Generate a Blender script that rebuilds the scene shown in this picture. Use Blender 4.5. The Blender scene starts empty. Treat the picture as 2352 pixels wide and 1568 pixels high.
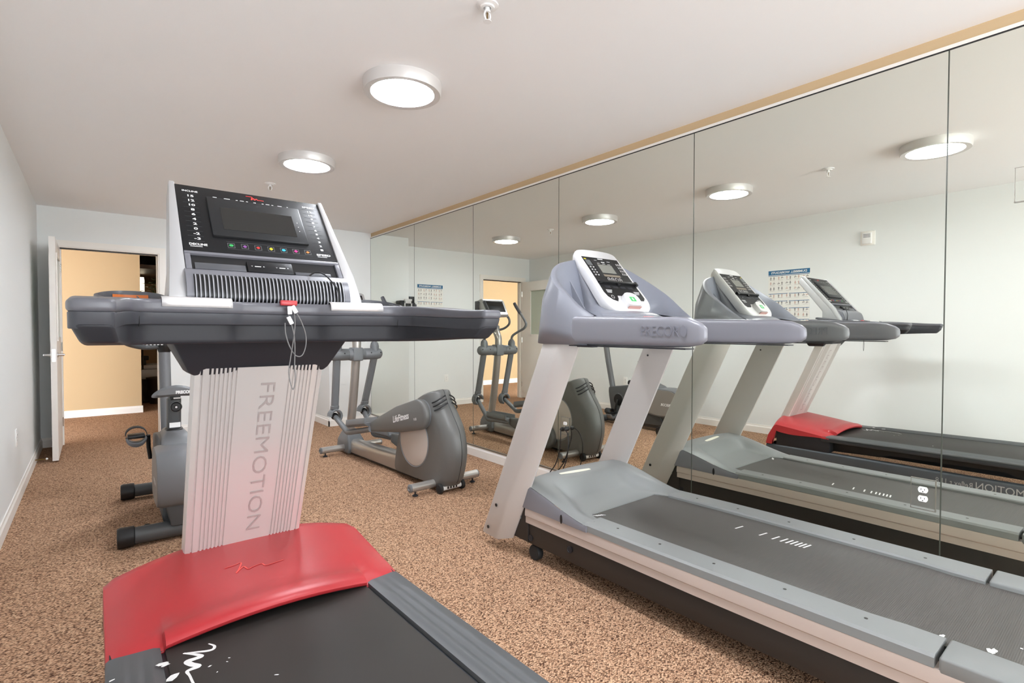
import bpy, bmesh, math, random
from mathutils import Vector, Matrix
PI = math.pi
random.seed(7)
scn = bpy.context.scene
COL = scn.collection

# ------------------------------------------------------------ camera
H = 2.44
cam = bpy.data.cameras.new('camera'); camo = bpy.data.objects.new('camera', cam); COL.objects.link(camo)
cam.sensor_width = 36.0; cam.lens = 1202.8 * 36.0 / 2352.0; cam.clip_start = 0.02
YAW, PITCH, ROLL, CAMZ = 0.6758, -0.0222, 0.0011, 1.1969
_f = Vector((math.sin(YAW) * math.cos(PITCH), math.cos(YAW) * math.cos(PITCH), math.sin(PITCH)))
_r = _f.cross(Vector((0, 0, 1))).normalized(); _u = _r.cross(_f)
_r2 = _r * math.cos(ROLL) + _u * math.sin(ROLL); _u2 = -_r * math.sin(ROLL) + _u * math.cos(ROLL)
_m = Matrix((_r2, _u2, -_f)).transposed().to_4x4(); _m.translation = Vector((0, 0, CAMZ))
camo.matrix_world = _m
scn.camera = camo

# ------------------------------------------------------------ world, view
SKY = 6.0
w = bpy.data.worlds.new('world'); scn.world = w; w.use_nodes = True
w.node_tree.nodes['Background'].inputs[0].default_value = (0.9, 0.95, 1.0, 1)
w.node_tree.nodes['Background'].inputs[1].default_value = SKY
vs = scn.view_settings
scn.display_settings.display_device = 'sRGB'
vs.view_transform = 'Standard'; vs.look = 'None'; vs.exposure = 0.93; vs.gamma = 1.0
vs.use_curve_mapping = False
LAMP_STRENGTH = 50.0
scn.cycles.max_bounces = 14; scn.cycles.diffuse_bounces = 8; scn.cycles.glossy_bounces = 6
scn.cycles.transmission_bounces = 6; scn.cycles.sample_clamp_indirect = 0.0
scn.cycles.caustics_reflective = True; scn.cycles.caustics_refractive = False; scn.cycles.blur_glossy = 0.3

# room dimensions (metres)
XL, XM, YB, YC, XC, YF = -0.418, 2.8215, 7.0724, 6.445, 2.2753, -2.5
ZMT, ZMB = 2.372, 0.098

# ------------------------------------------------------------ materials
def lin(c):
    return tuple(((v / 255) / 12.92 if v / 255 <= 0.04045 else ((v / 255 + 0.055) / 1.055) ** 2.4) for v in c) + (1,)

def M(name, rgb, rough=0.5, metal=0.0, bump=None, coat=0.0, spec=0.5, emit=0.0, var=None):
    m = bpy.data.materials.new(name); m.use_nodes = True
    nt = m.node_tree; b = nt.nodes['Principled BSDF']
    b.inputs['Base Color'].default_value = lin(rgb); b.inputs['Roughness'].default_value = rough
    b.inputs['Metallic'].default_value = metal; b.inputs['Specular IOR Level'].default_value = spec
    b.inputs['Coat Weight'].default_value = coat
    if emit:
        b.inputs['Emission Color'].default_value = lin(rgb); b.inputs['Emission Strength'].default_value = emit
    tc = nt.nodes.new('ShaderNodeTexCoord')
    if bump:
        n = nt.nodes.new('ShaderNodeTexNoise'); n.inputs['Scale'].default_value = bump[0]; n.inputs['Detail'].default_value = 3
        nt.links.new(tc.outputs['Object'], n.inputs['Vector'])
        bp = nt.nodes.new('ShaderNodeBump'); bp.inputs['Strength'].default_value = bump[1]; bp.inputs['Distance'].default_value = bump[2] if len(bump) > 2 else 0.002
        nt.links.new(n.outputs['Fac'], bp.inputs['Height']); nt.links.new(bp.outputs['Normal'], b.inputs['Normal'])
    if var:
        n = nt.nodes.new('ShaderNodeTexNoise'); n.inputs['Scale'].default_value = var[0]; n.inputs['Detail'].default_value = 4
        nt.links.new(tc.outputs['Object'], n.inputs['Vector'])
        cr = nt.nodes.new('ShaderNodeValToRGB')
        cr.color_ramp.elements[0].position = 0.35; cr.color_ramp.elements[1].position = 0.65
        cr.color_ramp.elements[0].color = lin(rgb); cr.color_ramp.elements[1].color = lin(var[1])
        nt.links.new(n.outputs['Fac'], cr.inputs['Fac']); nt.links.new(cr.outputs['Color'], b.inputs['Base Color'])
    return m

def carpet_material(name, cols):
    m = bpy.data.materials.new(name); m.use_nodes = True
    nt = m.node_tree; L = nt.links; b = nt.nodes['Principled BSDF']
    b.inputs['Roughness'].default_value = 0.95; b.inputs['Specular IOR Level'].default_value = 0.1
    tc = nt.nodes.new('ShaderNodeTexCoord')
    mp = nt.nodes.new('ShaderNodeMapping'); mp.inputs['Rotation'].default_value = (0, 0, 0.6); mp.inputs['Scale'].default_value = (1.0, 1.75, 1.0)
    L.new(tc.outputs['Object'], mp.inputs['Vector'])
    # loops: small rounded cells with dark gaps between them
    v = nt.nodes.new('ShaderNodeTexVoronoi'); v.inputs['Scale'].default_value = 120; v.inputs['Randomness'].default_value = 0.72
    L.new(mp.outputs['Vector'], v.inputs['Vector'])
    cr = nt.nodes.new('ShaderNodeValToRGB'); e = cr.color_ramp.elements
    e[0].position = 0.40; e[0].color = (1, 1, 1, 1); e[1].position = 0.80; e[1].color = (0, 0, 0, 1)
    L.new(v.outputs['Distance'], cr.inputs['Fac'])
    # yarn colour per loop
    sep = nt.nodes.new('ShaderNodeSeparateColor'); L.new(v.outputs['Color'], sep.inputs['Color'])
    yr = nt.nodes.new('ShaderNodeValToRGB'); y = yr.color_ramp.elements
    y[0].position = 0.0; y[0].color = lin(cols[0]); y[1].position = 1.0; y[1].color = lin(cols[3])
    a = y.new(0.14); a.color = lin(cols[1]); a = y.new(0.5); a.color = lin(cols[2])
    L.new(sep.outputs['Red'], yr.inputs['Fac'])
    mx = nt.nodes.new('ShaderNodeMix'); mx.data_type = 'RGBA'
    mx.inputs['A'].default_value = lin(cols[4])
    L.new(cr.outputs['Color'], mx.inputs['Factor']); L.new(yr.outputs['Color'], mx.inputs['B'])
    L.new(mx.outputs['Result'], b.inputs['Base Color'])
    bp = nt.nodes.new('ShaderNodeBump'); bp.inputs['Strength'].default_value = 0.5; bp.inputs['Distance'].default_value = 0.004
    L.new(cr.outputs['Color'], bp.inputs['Height']); L.new(bp.outputs['Normal'], b.inputs['Normal'])
    return m

def belt_material(name, rgb):
    m = M(name, rgb, 0.55, spec=0.5); nt = m.node_tree; L = nt.links; b = nt.nodes['Principled BSDF']
    tc = nt.nodes.new('ShaderNodeTexCoord')
    w1 = nt.nodes.new('ShaderNodeTexWave'); w1.bands_direction = 'Y'; w1.inputs['Scale'].default_value = 62; w1.inputs['Distortion'].default_value = 0.0
    L.new(tc.outputs['Object'], w1.inputs['Vector'])
    bp = nt.nodes.new('ShaderNodeBump'); bp.inputs['Strength'].default_value = 0.35; bp.inputs['Distance'].default_value = 0.0012
    L.new(w1.outputs['Fac'], bp.inputs['Height']); L.new(bp.outputs['Normal'], b.inputs['Normal'])
    return m

MT = dict(
    ribbelt=belt_material('ribbed_belt', (76, 73, 70)),
    wall=M('wall_paint', (232, 235, 235), 0.6, bump=(220, 0.08), spec=0.3),
    ceiling=M('ceiling_paint', (246, 247, 248), 0.8, bump=(160, 0.08), spec=0.2),
    tanwall=M('tan_paint', (203, 178, 142), 0.6, bump=(220, 0.08), spec=0.3),
    trim=M('trim_white', (240, 237, 232), 0.4),
    hallwall=M('hall_tan_paint', (196, 170, 132), 0.6, bump=(220, 0.08), spec=0.3),
    carpet=carpet_material('loop_carpet', ((146, 108, 82), (176, 138, 110), (200, 160, 130), (220, 184, 152), (70, 46, 34))),
    mirror=M('mirror_silver', (234, 236, 228), 0.0, 1.0),
    seam=M('mirror_edge', (70, 74, 66), 0.3),
    channel=M('mirror_channel', (150, 146, 138), 0.35, 0.8),
    black=M('black_plastic', (22, 22, 24), 0.42),
    blackgloss=M('black_gloss', (26, 27, 29), 0.18),
    rubber=M('black_rubber', (30, 30, 31), 0.7),
    red=M('red_cover', (172, 46, 51), 0.36, bump=(900, 0.05)),
    redline=M('red_print', (240, 78, 70), 0.4),
    aluminium=M('brushed_aluminium', (216, 211, 208), 0.36, 0.4),
    silver=M('silver_paint', (190, 190, 192), 0.32, 0.45),
    slate=M('slate_frame', (72, 78, 86), 0.4),
    darkgrey=M('dark_grey_plastic', (44, 44, 48), 0.5, spec=0.25),
    midgrey=M('mid_grey_plastic', (80, 81, 86), 0.35),
    lavgrey=M('lavender_grey_plastic', (92, 92, 98), 0.34, spec=0.35),
    facegrey=M('console_face', (26, 26, 28), 0.42, spec=0.25, bump=(700, 0.06)),
    bezelgrey=M('screen_bezel', (36, 37, 39), 0.4, spec=0.3),
    screen=M('dead_screen', (34, 34, 33), 0.16),
    fin=M('fin_grey', (142, 142, 148), 0.35),
    ventp=M('vent_grey', (112, 112, 119), 0.36),
    tray=M('tray_white', (206, 205, 206), 0.35),
    lip=M('bar_lip_grey', (62, 63, 68), 0.45, spec=0.3),
    slate2=M('deck_slate', (46, 50, 56), 0.45),
    satin=M('satin_plate', (222, 220, 221), 0.3, 0.35),
    chrome=M('bright_metal', (220, 220, 220), 0.18, 1.0),
    white=M('white_plastic', (238, 238, 238), 0.35),
    print=M('white_print', (232, 232, 232), 0.5),
    printgrey=M('grey_print', (158, 160, 162), 0.5),
    railgrey=M('foot_rail_grey', (80, 82, 84), 0.5),
    beltgrey=M('belt_rubber', (74, 71, 70), 0.62, bump=(1400, 0.12, 0.001), spec=0.5),
    pbelt=M('pebbled_belt', (58, 55, 53), 0.55, bump=(900, 0.15, 0.001), spec=0.25),
    pgrey=M('warm_light_grey_metal', (192, 188, 185), 0.4, 0.25),
    pcover=M('cover_grey_plastic', (124, 126, 126), 0.45, bump=(900, 0.04)),
    pshell=M('console_shell_grey', (124, 126, 135), 0.3),
    pdeep=M('console_recess_grey', (118, 121, 132), 0.38),
    prail=M('handrail_grey', (122, 122, 130), 0.34),
    pgrip=M('handrail_rubber_grey', (136, 135, 141), 0.5),
    pbeige=M('beige_grey_side', (186, 172, 164), 0.45),
    pblack=M('frame_black', (40, 37, 35), 0.45),
    embs=M('embossed_grey', (116, 117, 127), 0.34),
    ellgrey=M('trainer_grey_plastic', (98, 98, 96), 0.42, bump=(800, 0.05)),
    elldark=M('trainer_slate_plastic', (112, 115, 118), 0.42),
    ellbeige=M('trainer_beige_disc', (186, 176, 168), 0.5),
    ellmetal=M('trainer_silver_tube', (176, 172, 167), 0.3, 0.6),
    biked=M('bike_charcoal', (74, 76, 78), 0.45),
    bikem=M('bike_grey', (106, 107, 110), 0.42),
    bikel=M('bike_side_grey', (132, 126, 120), 0.5),
    paper=M('poster_paper', (236, 235, 230), 0.6),
    blue=M('poster_blue', (38, 104, 146), 0.6),
    ink=M('poster_ink', (70, 64, 60), 0.7),
    inkred=M('poster_ink_warm', (190, 140, 120), 0.7),
    glass=M('door_glass', (196, 204, 190), 0.12),
    orange=M('orange_label', (206, 112, 52), 0.5),
    cream=M('cream_label', (226, 222, 206), 0.5),
    yellow=M('yellow_icon', (226, 210, 50), 0.5), green=M('green_icon', (60, 176, 96), 0.5),
    cyan=M('cyan_icon', (60, 178, 206), 0.5), pink=M('pink_icon', (226, 70, 150), 0.5),
    violet=M('violet_icon', (136, 80, 150), 0.5), orange2=M('orange_icon', (226, 128, 50), 0.5),
    redicon=M('red_icon', (216, 60, 56), 0.5),
    leaf=M('leaf_green', (52, 78, 34), 0.5, var=(14, (82, 104, 44))), terracotta=M('pot_dark', (70, 56, 46), 0.6),
    brown=M('dark_wood', (74, 58, 44), 0.5, var=(6, (60, 46, 34))),
    lampglow=M('lamp_diffuser', (243, 248, 255), 0.4, emit=LAMP_STRENGTH),
    hallglow=M('hall_lamp_glow', (255, 238, 206), 0.4, emit=1.9),
    lightring=M('light_ring_nickel', (214, 211, 209), 0.35, 0.2),
    outletw=M('outlet_white', (244, 244, 242), 0.35), brass=M('brass_bulb', (120, 96, 50), 0.3, 0.8),
    cord=M('grey_cord', (112, 110, 110), 0.5),
)

# ------------------------------------------------------------ object helpers
LOCALROOT = {}
WARP = [None]
def thing(name, label, cat, loc=(0, 0, 0), rotz=0.0, group=None, local=False):
    o = bpy.data.objects.new(name, None); COL.objects.link(o)
    o.location = loc; o.rotation_euler = (0, 0, rotz); o.empty_display_size = 0.1
    o['label'] = label; o['category'] = cat
    if group: o['group'] = group
    LOCALROOT[o.name] = (local, Vector(loc))
    return o
def tag(o, label, cat, group=None):
    o['label'] = label; o['category'] = cat
    if group: o['group'] = group
    return o

def chaikin(pts, n=2):
    pts = [Vector(p) for p in pts]
    for _ in range(n):
        q = []
        for i in range(len(pts)):
            a, b = pts[i], pts[(i + 1) % len(pts)]
            q += [a * 0.75 + b * 0.25, a * 0.25 + b * 0.75]
        pts = q
    return pts
def smooth_path(pts, n=6):
    P = [Vector(p) for p in pts]; out = []
    for i in range(len(P) - 1):
        p0, p1, p2, p3 = P[max(i - 1, 0)], P[i], P[i + 1], P[min(i + 2, len(P) - 1)]
        for k in range(n):
            t = k / n
            out.append(0.5 * ((2 * p1) + (p2 - p0) * t + (2 * p0 - 5 * p1 + 4 * p2 - p3) * t * t + (3 * p1 - p0 - 3 * p2 + p3) * t ** 3))
    out.append(P[-1]); return out
def lerp(a, b, t): return a + (b - a) * t
def sst(a, b, x):
    t = max(0.0, min(1.0, (x - a) / (b - a))); return t * t * (3 - 2 * t)

class MB:
    def __init__(s): s.bm = bmesh.new(); s.soft = []
    def v(s, p): return s.bm.verts.new(Vector(p))
    def face(s, pts):
        try: return s.bm.faces.new([s.v(p) for p in pts])
        except ValueError: return None
    def loft(s, rings, closed=True, cap=True, close_rings=False):
        R = [[s.v(p) for p in r] for r in rings]; n = len(R[0])
        m = len(R) if close_rings else len(R) - 1
        for i in range(m):
            a, b = R[i], R[(i + 1) % len(R)]
            for j in range(n if closed else n - 1):
                k = (j + 1) % n
                try: s.bm.faces.new((a[j], a[k], b[k], b[j]))
                except ValueError: pass
        if cap and closed and not close_rings:
            for r in (R[0], R[-1]):
                try: s.bm.faces.new(r)
                except ValueError: pass
        return s
    def box(s, lo, hi, Mx=None):
        (x0, y0, z0), (x1, y1, z1) = lo, hi
        r = [[(x0, y0, z), (x1, y0, z), (x1, y1, z), (x0, y1, z)] for z in (z0, z1)]
        if Mx: r = [[Mx @ Vector(p) for p in q] for q in r]
        return s.loft(r)
    def fbox(s, f, lo, hi):
        """box in a frame: f(x, s, o) -> point"""
        r = [[f(x, t, o) for x, t in ((lo[0], lo[1]), (hi[0], lo[1]), (hi[0], hi[1]), (lo[0], hi[1]))] for o in (lo[2], hi[2])]
        return s.loft(r)
    def prism(s, pts, f0, f1):
        return s.loft([[f0(*p) for p in pts], [f1(*p) for p in pts]])
    def tube(s, path, r, n=12, cap=True, flat=None, closed=False):
        P = [Vector(p) for p in path]; rings = []; up = None
        N = len(P)
        for i, p in enumerate(P):
            if closed: d = P[(i + 1) % N] - P[i - 1]
            else: d = P[min(i + 1, N - 1)] - P[max(i - 1, 0)]
            d.normalize()
            if up is None:
                up = Vector((0, 0, 1)) if abs(d.z) < 0.9 else Vector((0, 1, 0))
            u = (up - d * up.dot(d)).normalized(); t = d.cross(u); up = u
            rr = r[i] if isinstance(r, (list, tuple)) else r
            ra, rb = (rr, rr) if not flat else (rr * flat[0], rr * flat[1])
            rings.append([p + u * (ra * math.cos(2 * PI * k / n)) + t * (rb * math.sin(2 * PI * k / n)) for k in range(n)])
        return s.loft(rings, cap=cap, close_rings=closed)
    def lathe(s, prof, c=(0, 0, 0), n=32, axis='z', cap=True):
        rings = []
        for r, z in prof:
            ring = []
            for k in range(n):
                a = 2 * PI * k / n; x, y = r * math.cos(a), r * math.sin(a)
                q = {'z': (x, y, z), 'x': (z, x, y), 'y': (y, z, x)}[axis]
                ring.append(Vector(c) + Vector(q))
            rings.append(ring)
        return s.loft(rings, cap=cap)
    def ball(s, c, r, n=16, m=10, Mx=None):
        r = (r, r, r) if not isinstance(r, (tuple, list)) else r
        rings = []
        for i in range(m + 1):
            t = -PI / 2 + PI * min(max(i / m, 0.02), 0.98)
            ring = [Vector((r[0] * math.cos(t) * math.cos(2 * PI * k / n), r[1] * math.cos(t) * math.sin(2 * PI * k / n), r[2] * math.sin(t))) for k in range(n)]
            if Mx: ring = [Mx @ q for q in ring]
            rings.append([Vector(c) + q for q in ring])
        return s.loft(rings)
    def grid(s, nu, nv, f):
        V = [[s.v(f(i / nu, j / nv)) for j in range(nv + 1)] for i in range(nu + 1)]
        for i in range(nu):
            for j in range(nv):
                try: s.bm.faces.new((V[i][j], V[i + 1][j], V[i + 1][j + 1], V[i][j + 1]))
                except ValueError: pass
        return s
    def ribbon(s, pts, widths, up, off=0.0):
        """flat brush stroke along pts on a surface with normal up"""
        P = [Vector(p) for p in pts]; up = Vector(up).normalized(); A, B = [], []
        for i, p in enumerate(P):
            d = (P[min(i + 1, len(P) - 1)] - P[max(i - 1, 0)]).normalized(); n = d.cross(up).normalized()
            wd = widths[i] if isinstance(widths, (list, tuple)) else widths
            A.append(s.v(p + n * wd / 2 + up * off)); B.append(s.v(p - n * wd / 2 + up * off))
        for i in range(len(P) - 1):
            s.bm.faces.new((A[i], B[i], B[i + 1], A[i + 1]))
        return s
    def text(s, txt, o, ex, ey, h=None, wd=None, bold=0.0, depth=0.0, align='C', valign='C', shear=0.0):
        cu = bpy.data.curves.new('t', 'FONT'); cu.body = txt; cu.size = 1; cu.offset = bold; cu.extrude = depth and 0.02; cu.shear = shear
        cu.resolution_u = 3
        ob = bpy.data.objects.new('t', cu); COL.objects.link(ob); bpy.context.view_layer.update()
        me = bpy.data.meshes.new_from_object(ob.evaluated_get(bpy.context.evaluated_depsgraph_get()))
        bpy.data.objects.remove(ob); bpy.data.curves.remove(cu)
        if not me.vertices: return s
        xs = [v.co.x for v in me.vertices]; ys = [v.co.y for v in me.vertices]
        x0, x1, y0, y1 = min(xs), max(xs), min(ys), max(ys)
        sy = h / (y1 - y0) if h else wd / (x1 - x0)
        sx = wd / (x1 - x0) if wd else sy
        o, ex, ey = Vector(o), Vector(ex).normalized(), Vector(ey).normalized(); n = ex.cross(ey).normalized()
        ax = {'C': (x0 + x1) / 2, 'L': x0, 'R': x1}[align]; ay = {'C': (y0 + y1) / 2, 'B': y0, 'T': y1}[valign]
        vs_ = [s.v(o + ex * ((v.co.x - ax) * sx) + ey * ((v.co.y - ay) * sy) + n * ((v.co.z / 0.02 + 1) / 2 * depth if depth else 0)) for v in me.vertices]
        for p in me.polygons:
            try: s.bm.faces.new([vs_[i] for i in p.vertices])
            except ValueError: pass
        bpy.data.meshes.remove(me)
        return s
    def plate(s, outer, holes=(), z0=0, z1=0.02, bevel=0.004, res=2, zf=None):
        cu = bpy.data.curves.new('p', 'CURVE'); cu.dimensions = '2D'; cu.fill_mode = 'BOTH'
        for loop in (outer,) + tuple(holes):
            sp = cu.splines.new('POLY'); sp.points.add(len(loop) - 1); sp.use_cyclic_u = True
            for q, p in zip(sp.points, loop): q.co = (p[0], p[1], 0, 1)
        cu.extrude = max((z1 - z0) / 2 - bevel, 0.0001); cu.bevel_depth = bevel; cu.bevel_resolution = res; cu.offset = -bevel
        ob = bpy.data.objects.new('p', cu); COL.objects.link(ob); bpy.context.view_layer.update()
        me = bpy.data.meshes.new_from_object(ob.evaluated_get(bpy.context.evaluated_depsgraph_get()))
        bpy.data.objects.remove(ob); bpy.data.curves.remove(cu)
        vs_ = []
        for v in me.vertices:
            q = Vector((v.co.x, v.co.y, v.co.z + (z0 + z1) / 2))
            if zf: q = Vector(zf(q))
            vs_.append(s.v(q))
        for p in me.polygons:
            try: s.bm.faces.new([vs_[i] for i in p.vertices])
            except ValueError: pass
        bpy.data.meshes.remove(me)
        return s
    def build(s, name, mat, parent=None, bevel=0.0, seg=2, smooth=38, kind=None, weld=True):
        bm = s.bm
        if weld: bmesh.ops.remove_doubles(bm, verts=bm.verts, dist=0.00005)
        if len(bm.faces) > 1: bmesh.ops.recalc_face_normals(bm, faces=bm.faces)
        if bevel:
            ed = [e for e in bm.edges if len(e.link_faces) == 2 and e.calc_face_angle(0) > math.radians(28)]
            if ed: bmesh.ops.bevel(bm, geom=ed, offset=bevel, segments=seg, profile=0.5, affect='EDGES', clamp_overlap=True)
        if WARP[0]:
            for v in bm.verts: v.co = WARP[0](v.co)
        root = parent
        while root is not None and root.parent is not None: root = root.parent
        if root is not None and root.name in LOCALROOT and not LOCALROOT[root.name][0]:
            bmesh.ops.translate(bm, verts=bm.verts, vec=-LOCALROOT[root.name][1])
        me = bpy.data.meshes.new(name); bm.to_mesh(me); bm.free()
        if smooth:
            for p in me.polygons: p.use_smooth = True
            me.set_sharp_from_angle(angle=math.radians(smooth))
        me.materials.append(MT[mat] if isinstance(mat, str) else mat)
        o = bpy.data.objects.new(name, me); COL.objects.link(o)
        if parent is not None: o.parent = parent
        if kind: o['kind'] = kind
        return o

def copy_tree(o, parent=None):
    c = o.copy(); COL.objects.link(c)
    if parent is not None: c.parent = parent
    for ch in o.children: copy_tree(ch, c)
    return c
# ============================================================ the room shell
def sbox(name, mat, lo, hi, bevel=0.0, parent=None):
    return MB().box(lo, hi).build(name, mat, parent, bevel=bevel, kind='structure')
HY = 9.24           # corridor wall beyond the doorway
DX0, DX1, DZ = -0.250, 0.585, 2.035   # doorway
T = 0.12
MB().box((-3.2, YF - T, -0.1), (XM + T, 13.0, 0.0)).build('floor', 'carpet', kind='structure')
MB().box((-3.2, YF - T, H), (XM + T, 13.0, H + 0.1)).build('ceiling', 'ceiling', kind='structure')
sbox('wall_left', 'wall', (XL - T, YF - T, 0), (XL, YB + T, H))
sbox('wall_right', 'tanwall', (XM + 0.006, YF - T, 0), (XM + T, YC, H))
# unseen window added behind the camera so its daylight brightens the ceiling
WX0, WX1, WZ0, WZ1 = -0.1, 2.5, 0.35, 2.25
b = MB(); b.box((XL, YF - T, 0), (WX0, YF, H)); b.box((WX1, YF - T, 0), (XM + T, YF, H)); b.box((WX0, YF - T, 0), (WX1, YF, WZ0)); b.box((WX0, YF - T, WZ1), (WX1, YF, H))
b.build('wall_front', 'wall', kind='structure', weld=False)
b = MB()
for lo, hi in (((WX0, WZ0), (WX0 + 0.05, WZ1)), ((WX1 - 0.05, WZ0), (WX1, WZ1)), ((WX0, WZ0), (WX1, WZ0 + 0.05)), ((WX0, WZ1 - 0.05), (WX1, WZ1)), ((1.18, WZ0), (1.22, WZ1))):
    b.box((lo[0], YF - 0.09, lo[1]), (hi[0], YF - 0.04, hi[1]))
b.build('added_window_1', 'trim', kind='structure', smooth=0, weld=False)
pl = bpy.data.lights.new('added_window_portal', 'AREA'); pl.shape = 'RECTANGLE'; pl.size = WX1 - WX0; pl.size_y = WZ1 - WZ0; pl.cycles.is_portal = True
po = bpy.data.objects.new('added_window_portal', pl); COL.objects.link(po); po.location = ((WX0 + WX1) / 2, YF - 0.10, (WZ0 + WZ1) / 2); po.rotation_euler = (-PI / 2, 0, PI)
b = MB(); b.box((XL, YB, 0), (DX0 - 0.02, YB + T, H)); b.box((DX0 - 0.02, YB, DZ + 0.02), (DX1 + 0.02, YB + T, H)); b.box((DX1 + 0.02, YB, 0), (XM + T, YB + T, H))
b.build('wall_back', 'wall', kind='structure', weld=False)
sbox('wall_corner', 'wall', (XC, YC, 0), (XM + T, YB, H), bevel=0.004)
# corridor
sbox('wall_hall', 'hallwall', (-3.2, HY, 0), (0.547, HY + T, H))
sbox('wall_hall_left', 'hallwall', (-3.2 - T, YB + T, 0), (-3.2, 12.6 + T, H))
sbox('wall_hall_right', 'hallwall', (XM + T, YB + T, 0), (XM + 2 * T, 12.6 + T, H))
sbox('wall_lobby', 'hallwall', (-3.2, 12.6, 0), (XM + T, 12.6 + T, H))
sbox('ceiling_lobby', 'brown', (-0.6, 9.5, 2.10), (XM + T, 12.6, 2.16))

def baseboard(name, p0, p1, nrm, h=0.098, t=0.014):
    p0, p1, n = Vector(p0), Vector(p1), Vector(nrm)
    prof = [(0, 0), (t, 0), (t, h * 0.72), (t * 0.55, h * 0.84), (t * 0.45, h), (0, h)]
    return MB().prism(prof, lambda a, z: p0 + n * a + Vector((0, 0, z)), lambda a, z: p1 + n * a + Vector((0, 0, z))).build(name, 'trim', smooth=0, kind='structure')
baseboard('baseboard_left', (XL, YF, 0), (XL, YB, 0), (1, 0, 0))
baseboard('baseboard_back', (DX1 + 0.075, YB, 0), (XC, YB, 0), (0, -1, 0))
baseboard('baseboard_back_left', (XL, YB, 0), (DX0 - 0.075, YB, 0), (0, -1, 0))
baseboard('baseboard_corner', (XC, YC - 0.014, 0), (XC, YB, 0), (-1, 0, 0))
baseboard('baseboard_column', (XC - 0.014, YC, 0), (XM, YC, 0), (0, -1, 0))
baseboard('baseboard_right', (XM + 0.004, YF, 0), (XM + 0.004, YC, 0), (-1, 0, 0), h=0.094, t=0.012)
baseboard('baseboard_hall', (-3.2, HY, 0), (0.547 + 0.014, HY, 0), (0, -1, 0))
# doorway lining, stop and casing
b = MB()
b.box((DX0 - 0.02, YB - 0.004, 0), (DX0, YB + T + 0.004, DZ)); b.box((DX1, YB - 0.004, 0), (DX1 + 0.02, YB + T + 0.004, DZ)); b.box((DX0 - 0.02, YB - 0.004, DZ), (DX1 + 0.02, YB + T + 0.004, DZ + 0.02))
b.build('trim_1', 'trim', smooth=0, kind='structure', weld=False)
b = MB()
b.box((DX0, YB + 0.046, 0), (DX0 + 0.012, YB + 0.08, DZ)); b.box((DX1 - 0.012, YB + 0.046, 0), (DX1, YB + 0.08, DZ)); b.box((DX0, YB + 0.046, DZ - 0.012), (DX1, YB + 0.08, DZ))
b.build('trim_2', 'trim', smooth=0, kind='structure', weld=False)
b = MB(); cw = 0.06
b.box((DX0 - 0.012 - cw, YB - 0.014, 0), (DX0 - 0.012, YB, DZ + 0.012 + cw)); b.box((DX1 + 0.012, YB - 0.014, 0), (DX1 + 0.012 + cw, YB, DZ + 0.012 + cw)); b.box((DX0 - 0.012, YB - 0.014, DZ + 0.012), (DX1 + 0.012, YB, DZ + 0.012 + cw))
b.build('trim_3', 'trim', smooth=0, kind='structure', weld=False)
# black weather seal along the door head
sbox('trim_4', 'black', (DX0 + 0.003, YB + 0.030, DZ - 0.012), (DX1 - 0.003, YB + 0.046, DZ))
# white strip over the mirrors, dark channels at their top, far end and foot
sbox('trim_5', 'trim', (XM - 0.006, YF, ZMT + 0.003), (XM + 0.006, YC, ZMT + 0.018))
sbox('trim_6', 'black', (XM - 0.004, YF, ZMT - 0.001), (XM + 0.006, YC, ZMT + 0.003))
sbox('trim_7', 'channel', (XM - 0.008, YF, 0.094), (XM + 0.006, YC, 0.104))

# door leaf standing open into the room
dl = bpy.data.objects.new('door_1', None); COL.objects.link(dl); dl.location = (DX0, YB, 0); dl['kind'] = 'structure'
LOCALROOT[dl.name] = (False, Vector((DX0, YB, 0)))
lx0, lx1, ly0, ly1, lz0, lz1 = -0.293, -0.250, 6.240, 7.066, 0.012, 2.028
wy0, wy1, wz0, wz1 = 6.385, 6.845, 1.11, 1.88
b = MB()
b.box((lx0, ly0, lz0), (lx1, wy0, lz1)); b.box((lx0, wy1, lz0), (lx1, ly1, lz1)); b.box((lx0, wy0, lz0), (lx1, wy1, wz0)); b.box((lx0, wy0, wz1), (lx1, wy1, lz1))
b.build('door_panel', 'trim', dl, kind='structure', smooth=0)
b = MB()
for xs, xe in ((lx1, lx1 + 0.009), (lx0 - 0.009, lx0)):
    for lo, hi in (((wy0 - 0.02, wz0 - 0.02), (wy0 + 0.012, wz1 + 0.02)), ((wy1 - 0.012, wz0 - 0.02), (wy1 + 0.02, wz1 + 0.02)), ((wy0, wz0 - 0.02), (wy1, wz0 + 0.012)), ((wy0, wz1 - 0.012), (wy1, wz1 + 0.02))):
        b.box((xs, lo[0], lo[1]), (xe, hi[0], hi[1]))
b.build('window_frame', 'trim', dl, kind='structure', smooth=0, weld=False)
MB().box((-0.275, wy0 + 0.001, wz0 + 0.001), (-0.268, wy1 - 0.001, wz1 - 0.001)).build('window_pane', 'glass', dl, kind='structure')
b = MB()
for sx, x0 in ((1, lx1), (-1, lx0)):
    b.lathe([(0.026, 0), (0.026, sx * 0.007), (0.012, sx * 0.010), (0.010, sx * 0.05)], (x0, 6.30, 0.965), 20, 'x')
    b.tube([(x0 + sx * 0.045, 6.295, 0.965), (x0 + sx * 0.047, 6.35, 0.965), (x0 + sx * 0.044, 6.415, 0.962)], 0.009, 10)
b.build('door_handle', 'chrome', dl, kind='structure', weld=False)
MB().box((lx0 + 0.008, ly0 - 0.002, 0.905), (lx1 - 0.008, ly0 + 0.003, 1.02)).build('latch_plate', 'chrome', dl, kind='structure')
b = MB()
for z in (0.25, 1.02, 1.82):
    b.tube([(-0.246, 7.068, z - 0.045), (-0.246, 7.068, z + 0.045)], 0.007, 8)
b.build('hinge', 'chrome', dl, kind='structure', weld=False)

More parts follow.
